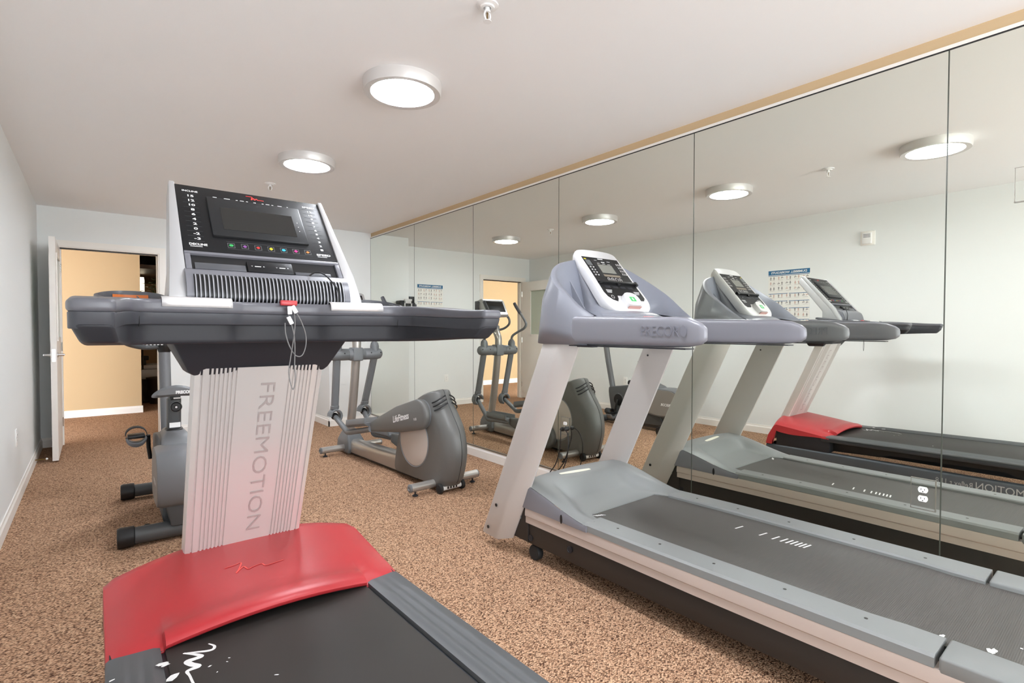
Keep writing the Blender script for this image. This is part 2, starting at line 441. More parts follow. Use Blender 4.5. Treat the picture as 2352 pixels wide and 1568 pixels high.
# ---------------------------------------------------------------- mirrors
seams = [YC - 0.002, 5.2685, 4.1087, 2.9425, 1.7802, 0.588, -0.58, -1.75]
mlabels = ['tall mirror panel farthest from the camera, against the white corner column', 'second mirror panel from the far corner column', 'third mirror panel from the far corner, above and behind the elliptical trainer',
           'mirror panel behind the grey treadmill console, with a plugged-in outlet cut into it', 'wide mirror panel right of the grey treadmill console, reflecting its handrails', 'mirror panel at the right edge with an empty outlet high up',
           'last mirror panel beside the camera, outside the right edge of the photo']
for i in range(7):
    y1, y0 = seams[i] - 0.0012, seams[i + 1] + 0.0012
    t = thing('mirror_panel', mlabels[i], 'mirror', (XM, (y0 + y1) / 2, ZMB), group='wall mirror panels')
    MB().box((XM, y0, 0.104), (XM + 0.005, y1, ZMT - 0.001)).build('glass', 'mirror', t, smooth=0)
    b = MB()
    for yy in (y0, y1): b.box((XM - 0.0006, yy - 0.0012, 0.104), (XM + 0.005, yy + 0.0012, ZMT - 0.001))
    b.build('polished_edge', 'seam', t, smooth=0)

# ---------------------------------------------------------------- ceiling lamps
LX = 1.2405
proto = None
lamp_labels = ['round flush ceiling lamp deepest in the room, seen only in the mirror', 'round flush ceiling lamp above the elliptical trainer, smaller of the two seen directly', 'large round flush ceiling lamp nearest the camera in direct view',
               'round flush ceiling lamp over the red treadmill, seen only in the mirror at right']
for i, y in enumerate((5.6178, 3.9405, 2.433, 0.9829)):
    if proto is None:
        proto = t = thing('ceiling_lamp', lamp_labels[i], 'ceiling lamp', (LX, y, H), group='round ceiling lamps')
        MB().lathe([(0.150, -0.034), (0.158, -0.052), (0.188, -0.054), (0.192, -0.046), (0.195, 0.0), (0.150, 0.0)], (LX, y, H - 0.0005), 64, cap=False).build('lamp_ring', 'lightring', t)
        MB().lathe([(0.001, -0.046), (0.10, -0.046), (0.152, -0.038), (0.152, -0.02), (0.001, -0.02)], (LX, y, H), 64).build('diffuser', 'lampglow', t)
    else:
        t = copy_tree(proto); t.location = (LX, y, H); t['label'] = lamp_labels[i]
# ---------------------------------------------------------------- sprinklers
proto = None
for i, y in enumerate((1.648, 4.788)):
    if proto is None:
        proto = t = thing('ceiling_sprinkler', 'white fire sprinkler head on the ceiling at the top edge of the photo', 'sprinkler', (1.198, y, H), group='ceiling sprinklers')
        c = (1.198, y, H)
        MB().lathe([(0.043, 0), (0.042, -0.004), (0.028, -0.007), (0.026, -0.012), (0.015, -0.012), (0.015, 0)], c, 32, cap=False).build('escutcheon', 'white', t)
        b = MB(); b.lathe([(0.009, 0), (0.009, -0.02), (0.012, -0.022), (0.012, -0.028)], c, 16)
        for s in (-1, 1): b.tube(smooth_path([(1.198 + s * 0.010, y, H - 0.026), (1.198 + s * 0.014, y, H - 0.042), (1.198 + s * 0.004, y, H - 0.058)], 4), 0.003, 8)
        b.lathe([(0.002, -0.056), (0.006, -0.057), (0.006, -0.060), (0.016, -0.061), (0.016, -0.063), (0.001, -0.063)], c, 20)
        b.build('head', 'white', t, weld=False)
        MB().tube([(1.198, y, H - 0.028), (1.198, y, H - 0.056)], 0.0028, 8).build('bulb', 'brass', t)
    else:
        t = copy_tree(proto); t.location = (1.198, y, H); t['label'] = 'small white fire sprinkler head on the ceiling, just above the dark treadmill console'

# ---------------------------------------------------------------- outlets
def outlet(o, ex, ey, label, name='wall_outlet', plate=(0.072, 0.118), pm='outletw', recep=True):
    o, ex, ey = Vector(o), Vector(ex), Vector(ey); n = ex.cross(ey)
    t = thing(name, label, 'outlet', o, group='duplex wall outlets')
    f = lambda x, y, z: o + ex * x + ey * y + n * z
    if pm == 'mirror':
        MB().fbox(f, (-plate[0] / 2, -plate[1] / 2, 0), (plate[0] / 2, plate[1] / 2, 0.005)).build('cover_plate', pm, t, smooth=0)
        a_, c_ = plate[0] / 2, plate[1] / 2; bb = MB()
        for lo, hi in (((-a_ - .002, -c_ - .002), (a_ + .002, -c_ + .0015)), ((-a_ - .002, c_ - .0012), (a_ + .002, c_ + .001)), ((-a_ - .001, -c_), (-a_ + .0012, c_)), ((a_ - .0012, -c_), (a_ + .001, c_))): bb.fbox(f, (lo[0], lo[1], 0), (hi[0], hi[1], 0.0062))
        bb.build('plate_edge', 'channel', t, smooth=0, weld=False)
    else:
        MB().fbox(f, (-plate[0] / 2, -plate[1] / 2, 0), (plate[0] / 2, plate[1] / 2, 0.006)).build('cover_plate', pm, t, bevel=0.002)
    for s in (-1, 1):
        pts = [(0.0165 * math.cos(a) * 1.05, max(-0.0125, min(0.0125, 0.0175 * math.sin(a)))) for a in [2 * PI * k / 24 for k in range(24)]]
        r = MB().loft([[f(x, y + s * 0.0195, z) for x, y in pts] for z in (0.004, 0.0085)]).build('receptacle', 'outletw', t)
        b = MB()
        b.fbox(f, (-0.0075, s * 0.0195 - 0.002, 0.0085), (-0.0055, s * 0.0195 + 0.0065, 0.0090)); b.fbox(f, (0.0055, s * 0.0195 - 0.001, 0.0085), (0.0075, s * 0.0195 + 0.0055, 0.0090))
        b.fbox(f, (-0.002, s * 0.0195 - 0.0095, 0.0085), (0.002, s * 0.0195 - 0.0055, 0.0090))
        b.build('slots', 'black', r)
    MB().fbox(f, (-0.0025, -0.0025, 0.006), (0.0025, 0.0025, 0.0075)).build('screw', 'chrome', t)
    return t
mirror_plate = 'mirror'
outlet((XM - 0.001, 0.648, 0.483), (0, -1, 0), (0, 0, 1), 'mirrored-plate outlet with two empty white sockets, low right beside the treadmill deck', plate=(0.086, 0.132), pm='mirror')
outlet((XM - 0.001, 2.86, 0.462), (0, -1, 0), (0, 0, 1), 'mirrored-plate outlet behind the grey treadmill with black plugs in it', plate=(0.086, 0.132), pm='mirror')
outlet((XM - 0.001, 0.334, 1.763), (0, -1, 0), (0, 0, 1), 'mirrored-plate outlet high on the mirror, cut by the right edge of the photo', plate=(0.086, 0.132), pm='mirror')
outlet((XL, 4.91, 0.455), (0, 1, 0), (0, 0, 1), 'white outlet low on the left wall between the camera and the open door')
outlet((1.30, YB, 0.437), (1, 0, 0), (0, 0, 1), 'white outlet low on the back wall, seen only in the mirror')
# plugs and cords of the near treadmill and the trainer
def cord(name, label, pts, r=0.0042):
    t = thing(name, label, 'power cord', pts[0], group='black power cords at the mirror outlet')
    a = Vector(pts[0])
    MB().lathe([(0.006, 0.010), (0.016, 0.006), (0.018, -0.012), (0.015, -0.03), (0.007, -0.04)], a, 16, 'x').build('plug', 'black', t)
    MB().tube(smooth_path([a + Vector((-0.036, 0, 0))] + [Vector(p) for p in pts[1:]], 8), r, 8).build('cable', 'black', t)
cord('power_cord', 'black power cord with round plug in the lower socket, hanging in front of the mirror', [(XM - 0.014, 2.862, 0.440), (XM - 0.06, 2.855, 0.39), (XM - 0.05, 2.87, 0.30), (XM - 0.045, 2.92, 0.17), (XM - 0.05, 3.00, 0.06), (XM - 0.10, 2.95, 0.008), (2.62, 2.62, 0.006), (2.45, 2.35, 0.006)])
cord('power_cord', 'black power cord looping to the right from the plugged-in mirror outlet', [(XM - 0.014, 2.825, 0.448), (XM - 0.06, 2.78, 0.42), (XM - 0.075, 2.755, 0.34), (XM - 0.085, 2.77, 0.22), (XM - 0.10, 2.82, 0.10), (XM - 0.11, 2.84, 0.008), (2.66, 2.60, 0.006), (2.50, 2.36, 0.006)])

# ---------------------------------------------------------------- posters
def poster(o, ex, ey, label, wd=0.445, ht=0.62):
    o, ex, ey = Vector(o), Vector(ex), Vector(ey); n = ex.cross(ey)
    f = lambda x, y, z: o + ex * x - ey * y + n * z      # x right, y down from the top left corner
    t = thing('exercise_poster', label, 'poster', o, group='exercise posters')
    MB().fbox(f, (0, 0, 0), (wd, ht, 0.002)).build('sheet', 'paper', t, smooth=0)
    b = MB(); b.fbox(f, (0, 0.002, 0.002), (wd, 0.052, 0.0026))
    rows = (0.058, 0.262, 0.345, 0.425, 0.553)
    for k, y in enumerate(rows): b.fbox(f, (0.004, y, 0.002), (wd * (1 if k == 0 else 0.49), y + 0.006, 0.0026)); (k and b.fbox(f, (wd * 0.52, y, 0.002), (wd - 0.004, y + 0.006, 0.0026)))
    b.build('blue_bands', 'blue', t, smooth=0)
    MB().text('DUMBBELL WORKOUTS', f(wd / 2, 0.027, 0.003), ex, ey, h=0.026, wd=wd * 0.86, bold=0.03).build('title', 'print', t, smooth=0)
    b1, b2 = MB(), MB(); rnd = random.Random(3)
    for y in (0.085, 0.145, 0.205, 0.285, 0.365, 0.447, 0.500, 0.575):
        for c in range(5):
            x = wd * (0.1 + 0.2 * c)
            for k in (-1, 1):
                cx, cy = x + k * 0.018, y + rnd.uniform(-.004, .004); fl = rnd.choice((0, 1, 2))
                bb = b1 if rnd.random() < 0.62 else b2
                bb.fbox(f, (cx - 0.003, cy - 0.016, 0.002), (cx + 0.003, cy - 0.010, 0.0026))
                if fl < 2:
                    bb.fbox(f, (cx - 0.0035, cy - 0.009, 0.002), (cx + 0.0035, cy + 0.006, 0.0026))
                    for q in (-1, 1): bb.fbox(f, (cx + q * 0.003 - 0.0014, cy + 0.006, 0.002), (cx + q * 0.003 + 0.0014, cy + 0.02, 0.0026)); bb.fbox(f, (cx + q * 0.008 - 0.003, cy - (0.008 if fl else -0.002), 0.002), (cx + q * 0.008 + 0.003, cy - (0.005 if fl else -0.005), 0.0026))
                else:
                    bb.fbox(f, (cx - 0.012, cy - 0.002, 0.002), (cx + 0.010, cy + 0.004, 0.0026)); bb.fbox(f, (cx + 0.008, cy, 0.002), (cx + 0.0105, cy + 0.014, 0.0026))
            b1.fbox(f, (x - 0.026, y + 0.024, 0.002), (x + 0.026, y + 0.0255, 0.0026))
    b1.build('exercise_figures', 'ink', t, smooth=0, weld=False); b2.build('exercise_tints', 'inkred', t, smooth=0, weld=False)
    return t
poster((XL, 2.412, 1.872), (0, 1, 0), (0, 0, 1), 'dumbbell exercise poster with blue title band on the left wall, right one in the mirror')
poster((1.362, YB, 1.888), (1, 0, 0), (0, 0, 1), 'smaller-looking exercise poster on the back wall, seen in the mirror beside the dark dispenser')

# thermostat cover seen in the mirror (left wall)
t = thing('thermostat_cover', 'small white thermostat under a clear box, high on the left wall, seen in the mirror', 'thermostat', (XL, 1.875, 2.115))
MB().box((XL, 1.811, 2.045), (XL + 0.012, 1.939, 2.186)).build('base', 'trim', t, bevel=0.006)
MB().box((XL + 0.01, 1.838, 2.06), (XL + 0.034, 1.918, 2.168)).build('case', 'white', t, bevel=0.004)
b = MB()
for k in range(3): b.box((XL + 0.034, 1.845, 2.122 + k * 0.013), (XL + 0.035, 1.905, 2.127 + k * 0.013))
b.build('vents', 'midgrey', t, smooth=0)
# door stop on the left baseboard
t = thing('door_stop', 'thin brass spring door stop sticking out of the left baseboard', 'door stop', (XL + 0.014, 6.18, 0.05))
MB().tube([(XL + 0.012, 6.18, 0.05), (XL + 0.085, 6.19, 0.048)], 0.0045, 10).build('rod', 'brass', t)
MB().ball((XL + 0.09, 6.19, 0.048), 0.009, 12, 8).build('rubber_tip', 'white', t)

# dispenser on the column and intercom on the back wall (seen in the mirror)
t = thing('wipe_dispenser', 'black wall dispenser with pale framed front window, on the corner column, seen in the mirror', 'dispenser', (2.385, YC, 1.40))
MB().box((2.295, YC - 0.13, 1.26), (2.470, YC, 1.585)).build('body', 'black', t, bevel=0.012)
b = MB(); b.box((2.300, YC - 0.145, 1.27), (2.318, YC - 0.128, 1.585)); b.box((2.398, YC - 0.145, 1.27), (2.416, YC - 0.128, 1.585)); b.box((2.300, YC - 0.145, 1.545), (2.416, YC - 0.128, 1.605)); b.box((2.300, YC - 0.145, 1.26), (2.416, YC - 0.128, 1.29))
b.build('front_frame', 'tray', t, bevel=0.004)
MB().box((2.318, YC - 0.137, 1.29), (2.398, YC - 0.13, 1.545)).build('window', 'screen', t)
t = thing('wall_intercom', 'dark grey intercom box on the back wall beside the poster, seen in the mirror', 'intercom', (1.90, YB, 1.45))
MB().box((1.875, YB - 0.07, 1.28), (1.985, YB, 1.60)).build('body', 'darkgrey', t, bevel=0.008)
MB().box((1.885, YB - 0.06, 1.60), (1.975, YB, 1.69)).build('top_module', 'black', t, bevel=0.006)
MB().box((1.84, YB - 0.05, 1.28), (1.868, YB, 1.58)).build('handset', 'midgrey', t, bevel=0.01)
b = MB()
for k in range(3): b.ball((1.93, YB - 0.071, 1.36 + k * 0.09), (0.014, 0.004, 0.014), 10, 6)
b.build('buttons', 'black', t, weld=False)

# ---------------------------------------------------------------- lobby beyond the doorway
t = thing('floor_lamp', 'glowing white column lamp beyond the corridor corner', 'lamp', (0.64, 10.5, 0))
MB().lathe([(0.13, 0), (0.13, 0.02), (0.02, 0.03), (0.014, 0.05), (0.014, 1.5)], (0.64, 10.5, 0), 24).build('stand', 'brown', t)
MB().lathe([(0.035, 1.42), (0.04, 1.45), (0.04, 2.0), (0.034, 2.05)], (0.64, 10.5, 0), 24).build('shade', 'hallglow', t)
t = thing('potted_plant', 'leafy green plant standing in the lobby beyond the doorway', 'plant', (0.86, 10.25, 0))
MB().lathe([(0.15, 0), (0.19, 0.4), (0.2, 0.42), (0.17, 0.42), (0.16, 0.36)], (0.86, 10.25, 0), 24).build('pot', 'terracotta', t)
b = MB(); rnd = random.Random(5); b2 = MB()
for k in range(5): b.tube(smooth_path([(0.86, 10.25, 0.36), (0.86 + rnd.uniform(-.06, .06), 10.25 + rnd.uniform(-.06, .06), 1.1), (0.86 + rnd.uniform(-.14, .14), 10.25 + rnd.uniform(-.1, .1), 1.75)], 5), 0.012, 6)
b.build('stem', 'brown', t, weld=False)
for k in range(130):
    a = rnd.uniform(0, 2 * PI); rr = rnd.uniform(0.0, 0.2); c = Vector((0.86 + rr * math.cos(a), 10.25 + rr * math.sin(a), rnd.uniform(1.55, 2.0)))
    d = Vector((math.cos(a), math.sin(a), rnd.uniform(-.4, .6))).normalized(); sd = d.cross(Vector((0, 0, 1))).normalized(); l = rnd.uniform(0.06, 0.12); wd = l * 0.32
    b2.face([c, c + d * l * 0.5 + sd * wd + Vector((0, 0, .01)), c + d * l, c + d * l * 0.5 - sd * wd + Vector((0, 0, .01))])
b2.build('foliage', 'leaf', t, smooth=0, weld=False)
t = thing('lobby_bench', 'low white bench with a dark base beyond the corridor corner', 'bench', (1.4, 10.75, 0))
MB().box((0.55, 10.5, 0.0), (2.6, 11.0, 0.37)).build('base', 'brown', t, bevel=0.004)
MB().box((0.53, 10.46, 0.38), (2.62, 11.02, 0.535)).build('seat_cushion', 'white', t, bevel=0.02)
MB().box((0.53, 10.50, 0.545), (2.62, 11.02, 0.61)).build('top_cushion', 'white', t, bevel=0.02)
t = thing('desk_phone', 'small black object standing on the white lobby bench', 'phone', (0.66, 10.55, 0.61))
MB().box((0.60, 10.52, 0.61), (0.69, 10.62, 0.70)).build('stand', 'black', t, bevel=0.01)
MB().box((0.58, 10.50, 0.69), (0.73, 10.64, 0.76)).build('head', 'black', t, bevel=0.015)
# corridor lamp
t = thing('corridor_lamp', 'warm ceiling lamp in the corridor outside the doorway', 'ceiling lamp', (0.35, 8.75, H))
MB().lathe([(0.12, 0), (0.12, -0.03), (0.10, -0.04), (0.10, 0)], (0.35, 8.75, H), 32, cap=False).build('lamp_ring', 'lightring', t)
MB().lathe([(0.001, -0.035), (0.10, -0.03), (0.10, -0.01), (0.001, -0.01)], (0.35, 8.75, H), 32).build('diffuser', 'hallglow', t)
# ============================================================ red and silver treadmill (dark console)
m = 0.442
fm = thing('treadmill', 'silver treadmill with red hood, dark touchscreen console and wide dark handlebar, nearest the camera', 'treadmill', (m, 1.2, 0))
def fx(y):   # slight flare of the deck towards its tail
    return 1 + 0.040 * max(0.0, min(1.2, 1.74 - y)) / 0.8
def fz(y): return 0.010 * max(0.0, min(1.2, 1.74 - y)) / 0.8
# frame rails
for s in (-1, 1):
    prof = [(0.370, 0.045), (0.424, 0.045), (0.424, 0.160), (0.416, 0.172), (0.370, 0.172)]
    r = MB().prism(prof, lambda a, z: (m + s * a, 2.262 - (z - 0.045) * 0.05, z), lambda a, z: (m + s * a, 0.12, z)).build('side_rail', 'slate', fm, bevel=0.003)
    o_ = lambda y, z: (m + s * 0.4246, y, z)
    d_ = (0, s, 0)
    b = MB()
    b.text('MOTION', o_(0.56, 0.092) if s > 0 else o_(0.80, 0.092), d_, (0, 0, 1), h=0.052, wd=0.245, align='L', valign='B')
    b.text('FREE', o_(0.41, 0.092) if s > 0 else o_(0.96, 0.092), d_, (0, 0, 1), h=0.052, wd=0.14, align='L', valign='B')
    b.text('Reflex t 11.8', o_(0.822, 0.092) if s > 0 else o_(0.54, 0.092), d_, (0, 0, 1), h=0.040, wd=0.205, align='L', valign='B')
    b.build('lettering', 'printgrey', r, smooth=0)
b = MB(); b.box((m - 0.40, 2.20, 0.045), (m + 0.40, 2.258, 0.17)); b.box((m - 0.40, 0.14, 0.05), (m + 0.40, 0.22, 0.16))
b.build('cross_member', 'slate', fm, bevel=0.004, weld=False)
for sx in (-1, 1):
    for y in (2.18, 0.2):
        MB().lathe([(0.03, 0.0), (0.032, 0.012), (0.02, 0.02), (0.012, 0.022), (0.012, 0.05)], (m + sx * 0.39, y, 0), 20).build('foot', 'rubber', fm)
# dark side covers under the hood
for s in (-1, 1):
    MB().prism([(2.17, 0.172), (1.735, 0.172), (1.735, 0.300), (2.10, 0.345), (2.165, 0.33)], lambda y, z: (m + s * 0.20, y, z), lambda y, z: (m + s * 0.418, y, z)).build('motor_cover', 'darkgrey', fm, bevel=0.003)
# deck
def dk(x, y, z): return (m + x * fx(y), y, z + fz(y))
ys = [1.80, 1.4, 1.0, 0.6, 0.2]
MB().loft([[dk(-0.424, y, 0.262), dk(0.424, y, 0.262), dk(0.424, y, 0.2925), dk(-0.424, y, 0.2925)] for y in ys]).build('deck_board', 'slate2', fm, bevel=0.003)
MB().loft([[(m - 0.34, y, zb), (m + 0.34, y, zb), (m + 0.34, y, 0.263), (m - 0.34, y, 0.263)] for y, zb in ((1.78, 0.178), (1.40, 0.19), (1.34, 0.215), (0.66, 0.225), (0.6, 0.20), (0.24, 0.19))]).build('deck_underframe', 'black', fm)
MB().loft([[dk(-0.293, y, 0.293), dk(0.293, y, 0.293), dk(0.293, y, 0.301), dk(-0.293, y, 0.301)] for y in [1.86] + ys[1:]] + [[dk(-0.293, 0.15, 0.272), dk(0.293, 0.15, 0.272), dk(0.293, 0.15, 0.288), dk(-0.293, 0.15, 0.288)]]).build('running_belt', 'pbelt', fm, bevel=0.002)
MB().tube([(m - 0.31, 0.195, 0.262), (m + 0.31, 0.195, 0.262)], 0.034, 20).build('roller', 'black', fm)
for s in (-1, 1):
    prof = [(0.303, 0.295), (0.305, 0.306)]
    for k in range(3):
        c = 0.333 + 0.029 * k
        prof += [(c - 0.0125, 0.3085), (c - 0.006, 0.3145), (c + 0.003, 0.3150), (c + 0.0115, 0.3085)]
    prof += [(0.418, 0.3075), (0.426, 0.302), (0.427, 0.293), (0.303, 0.293)]
    flat = lambda z: min(z, 0.3085)
    rings = [[dk(s * a, 1.76, flat(z)) for a, z in prof], [dk(s * a, 1.66, flat(z)) for a, z in prof], [dk(s * a, 1.60, z) for a, z in prof]] + [[dk(s * a, y, z) for a, z in prof] for y in (1.2, 0.8, 0.3)] + [[dk(s * a, 0.17, flat(z)) for a, z in prof]]
    MB().loft(rings).build('foot_rail', 'railgrey', fm, smooth=50)
# white squiggle and scuffs on the belt
sq = [(0.247, 1.689), (0.258, 1.667), (0.253, 1.651), (0.238, 1.652), (0.214, 1.665), (0.184, 1.681)]
sq2 = [(0.186, 1.680), (0.207, 1.658), (0.222, 1.634), (0.206, 1.632), (0.188, 1.631), (0.195, 1.610), (0.209, 1.589), (0.191, 1.586), (0.182, 1.581), (0.185, 1.556), (0.188, 1.515), (0.196, 1.46), (0.235, 1.40)]
zb = 0.3016
b = MB()
P = smooth_path([(x, y, 0.3022 + fz(y)) for x, y in sq], 6); n_ = len(P); b.ribbon(P, [0.0035 + 0.006 * math.sin(PI * k / (n_ - 1)) for k in range(n_)], (0, 0, 1))
P = smooth_path([(x, y, 0.3024 + fz(y)) for x, y in sq2], 6); n_ = len(P); b.ribbon(P, [0.006 + 0.010 * math.sin(PI * min(1, 1.35 * k / (n_ - 1))) for k in range(n_)], (0, 0, 1))
b.build('belt_logo', 'print', fm, smooth=0, weld=False)
rnd = random.Random(11); b = MB()
def blob(b, x, y, z, r, ang=0.0, asp=2.0, up=None):
    pts = [(x + r * rnd.uniform(.6, 1.15) * (math.cos(a) * math.cos(ang) * asp - math.sin(a) * math.sin(ang)), y + r * rnd.uniform(.6, 1.15) * (math.cos(a) * math.sin(ang) * asp + math.sin(a) * math.cos(ang)), z) for a in [2 * PI * k / 9 for k in range(9)]]
    b.face(pts)
for x, y, r in ((0.133, 1.639, 0.008), (0.139, 1.628, 0.006), (0.147, 1.557, 0.011), (0.232, 1.57, 0.003), (0.28, 1.577, 0.002), (0.272, 1.562, 0.002), (0.36, 1.42, 0.003), (0.31, 1.40, 0.003), (0.205, 1.49, 0.002), (0.243, 1.53, 0.0015), (0.027, 1.64, 0.004), (0.62, 1.1, 0.003)):
    onrail = x < 0.15
    blob(b, x, y, (0.3145 if onrail else 0.3024) + fz(y), r, rnd.uniform(-1, 1))
b.build('paint_scuffs', 'print', fm, smooth=0, weld=False)

# red hood: one formed cover
hw = 0.425
def hood_edge(y): return 0.308 + (0.363 - 0.308) * (y - 1.735) / (2.18 - 1.735)
def hood_z(x, y):
    a = min(1.0, abs(x) / hw)
    bump = 0.036 * (1 - a ** 2.4) * sst(1.70, 1.95, y) + 0.012 * (1 - a ** 2) + 0.020 * max(0.0, 1 - (a / 0.69) ** 2) * (1 - sst(1.74, 1.98, y))
    z = hood_edge(y) + bump
    return z
XS = [-1.0, -0.985, -0.93, -0.80, -0.700, -0.689, -0.6, -0.45, -0.3, -0.15, 0, 0.15, 0.3, 0.45, 0.6, 0.689, 0.700, 0.80, 0.93, 0.985, 1.0]
def hood_col(X):
    x = X * hw; c = abs(X) < 0.695; out = []
    rise = 0.024 if c else 0.0
    yb = 2.185 + 0.045 * (1 - X * X)
    y0 = (1.722 if c else 1.735) - (0.006 * (1 - (X / 0.69) ** 2) if c else 0)
    lip = hood_z(x, y0) + rise
    drop = 0.010 if abs(X) > 0.98 else 0.0
    for dy_, dz_ in ((0.010, -0.034), (0.001, -0.026), (-0.001, -0.019), (0.004, -0.0115), (0.015, -0.0055)): out.append((x, y0 + dy_, lip + dz_))
    for k in range(1, 15):
        y = lerp(y0 + 0.034, yb - 0.018, (k - 1) / 13) if k < 14 else yb - 0.018
        out.append((x, y, hood_z(x, y) + rise * (1 - sst(1.73, 1.84, y)) - drop - (0.0018 if k == 1 else 0)))
    zt = hood_z(x, yb - 0.018)
    out.append((x, yb - 0.004, zt - 0.006 - drop)); out.append((x, yb + 0.010, zt - 0.03)); out.append((x, yb + 0.055, 0.25)); out.append((x, yb + 0.075, 0.172))
    return out
cols = [hood_col(X) for X in XS]
b = MB(); V = [[b.v((m + p[0], p[1], p[2])) for p in c] for c in cols]
for i in range(len(V) - 1):
    for j in range(len(V[0]) - 1): b.bm.faces.new((V[i][j], V[i + 1][j], V[i + 1][j + 1], V[i][j + 1]))
# side bands with the arch cut out
for s, c in ((-1, cols[0]), (1, cols[-1])):
    top = [Vector((m + s * hw, p[1], p[2])) for p in c[3:]]
    low = []
    for p in c[3:]:
        y = p[1]
        if y < 2.165: z = p[2] - (0.014 + 0.045 * sst(1.735, 2.1, y))
        elif p[2] > 0.3: z = 0.305 - (y - 2.165) * 4.5
        else: z = None
        low.append(Vector((m + s * (hw + 0.002), y if z is not None else y - 0.055, z if z is not None else p[2])))
    A = [b.v(p) for p in top]; B = [b.v(p) for p in low]
    for k in range(len(A) - 1):
        try: b.bm.faces.new((A[k], A[k + 1], B[k + 1], B[k]))
        except ValueError: pass
hood = b.build('hood', 'red', fm, smooth=42)
hl = [(0.340, 1.985), (0.372, 1.988), (0.393, 1.992), (0.379, 1.955), (0.366, 1.932), (0.385, 1.955), (0.396, 1.962), (0.404, 1.938), (0.420, 1.945), (0.449, 1.951), (0.457, 1.932), (0.485, 1.934), (0.520, 1.940)]
b = MB(); P = smooth_path([(x, y, hood_z(x - m, y) + 0.0012) for x, y in hl], 4); b.ribbon(P, 0.0045, (0, 0.1, 1)); b.build('hood_logo', 'redline', hood, smooth=0)

# neck: extruded aluminium slab with grooves
def neck_y(z): return 2.150 + (1.866 - 2.150) * (z - 0.394) / (1.05 - 0.394)
gro = []
for c in [-0.178] + [-0.155 + 0.0122 * k for k in range(7)]: gro.append(c)
gro += [-c for c in gro[::-1]]
sec = [(-0.199, 0.020), (-0.196, 0.006)]
for c in gro: sec += [(c - 0.0032, 0.0), (c - 0.0020, 0.007), (c + 0.0020, 0.007), (c + 0.0032, 0.0)]
sec += [(0.196, 0.006), (0.199, 0.020), (0.199, 0.075), (0.17, 0.092), (-0.17, 0.092), (-0.199, 0.075)]
bow = lambda x: 0.010 * (x / 0.2) ** 2
rings = [[(m + x, neck_y(z) + d + (bow(x) if d < 0.03 else 0), z) for x, d in sec] for z in (0.33, 0.6, 0.85, 1.075)]
neck = MB().loft(rings).build('neck_column', 'aluminium', fm, smooth=30, weld=False)
nn = Vector((0, -(1.05 - 0.394), 0 - (2.150 - 1.866))).normalized()  # face normal (towards the user, tilted down)
dn = Vector((0, 2.150 - 1.866, -(1.05 - 0.394))).normalized()       # down the column
mid_z = 0.735
b = MB(); b.text('FREEMOTION', Vector((m + 0.018, neck_y(mid_z), mid_z)) + nn * 0.0012, dn, (1, 0, 0), h=0.046, wd=0.62, bold=-0.010)
b.build('neck_lettering', M('neck_print', (188, 178, 176), 0.4, 0.4), neck, smooth=0)
# dark collar under the bar
MB().loft([[(m - a, y0, z), (m + a, y0, z), (m + a, y1, z), (m - a, y1, z)] for a, y0, y1, z in ((0.262, 1.790, 2.03, 1.20), (0.259, 1.808, 2.03, 1.158), (0.214, 1.868, 2.0, 1.066), (0.200, 1.874, 1.995, 1.054))]).build('collar', 'darkgrey', fm, bevel=0.006)

# handlebar: lower dark shell, upper shell, cup holders
half = [(0, 1.650), (0.10, 1.647), (0.140, 1.620), (0.30, 1.604), (0.351, 1.593), (0.379, 1.52), (0.404, 1.26), (0.406, 1.202), (0.408, 1.190), (0.418, 1.183), (0.462, 1.184), (0.472, 1.190), (0.478, 1.205), (0.480, 1.26), (0.483, 1.45), (0.476, 1.70), (0.44, 1.89), (0.33, 1.96), (0, 1.965)]
def mir(h): return [(m + x, y) for x, y in h] + [(m - x, y) for x, y in h[::-1] if x > 0.001]
out = [(p.x, p.y) for p in chaikin([Vector((x, y, 0)) for x, y in mir(half)], 2)]
up = lambda q: (q.x, q.y, q.z + lerp(0.012, 0.022, (q.z - 1.228) / 0.025) * sst(1.20, 1.62, q.y) + 0.014 * sst(1.62, 1.95, q.y))
cup = []
for s in (-1, 1):
    cup.append([(m + s * 0.355 + 0.075 * math.cos(a), 1.765 + 0.10 * math.sin(a)) for a in [2 * PI * k / 32 for k in range(32)]])
MB().plate(out, cup, 1.228, 1.253, 0.009, 4, up).build('upper_shell', 'lavgrey', fm, smooth=60)
half2 = [(0, 1.653), (0.10, 1.650), (0.141, 1.622), (0.30, 1.607), (0.352, 1.596), (0.381, 1.52), (0.406, 1.26), (0.408, 1.204), (0.410, 1.193), (0.420, 1.186), (0.460, 1.187), (0.470, 1.193), (0.476, 1.207), (0.478, 1.26), (0.481, 1.45), (0.474, 1.70), (0.438, 1.885), (0.328, 1.955), (0, 1.960)]
out2 = [(p.x, p.y) for p in chaikin([Vector((x, y, 0)) for x, y in mir(half2)], 2)]
up1 = lambda q: (q.x, q.y + 0.012 * sst(1.226, 1.198, q.z) * (1 if q.y < 1.7 else 0), q.z + 0.012 * sst(1.20, 1.62, q.y))
MB().plate(out2, (), 1.198, 1.2290, 0.002, 2, up1).build('bar_lip', 'lip', fm, smooth=60)
half3 = [(0, 1.684), (0.11, 1.681), (0.146, 1.650), (0.30, 1.634), (0.354, 1.620), (0.386, 1.53), (0.408, 1.26), (0.410, 1.207), (0.412, 1.197), (0.421, 1.190), (0.459, 1.191), (0.468, 1.197), (0.474, 1.21), (0.476, 1.26), (0.478, 1.45), (0.468, 1.70), (0.43, 1.87), (0.32, 1.94), (0, 1.945)]
out3 = [(p.x, p.y) for p in chaikin([Vector((x, y, 0)) for x, y in mir(half3)], 2)]
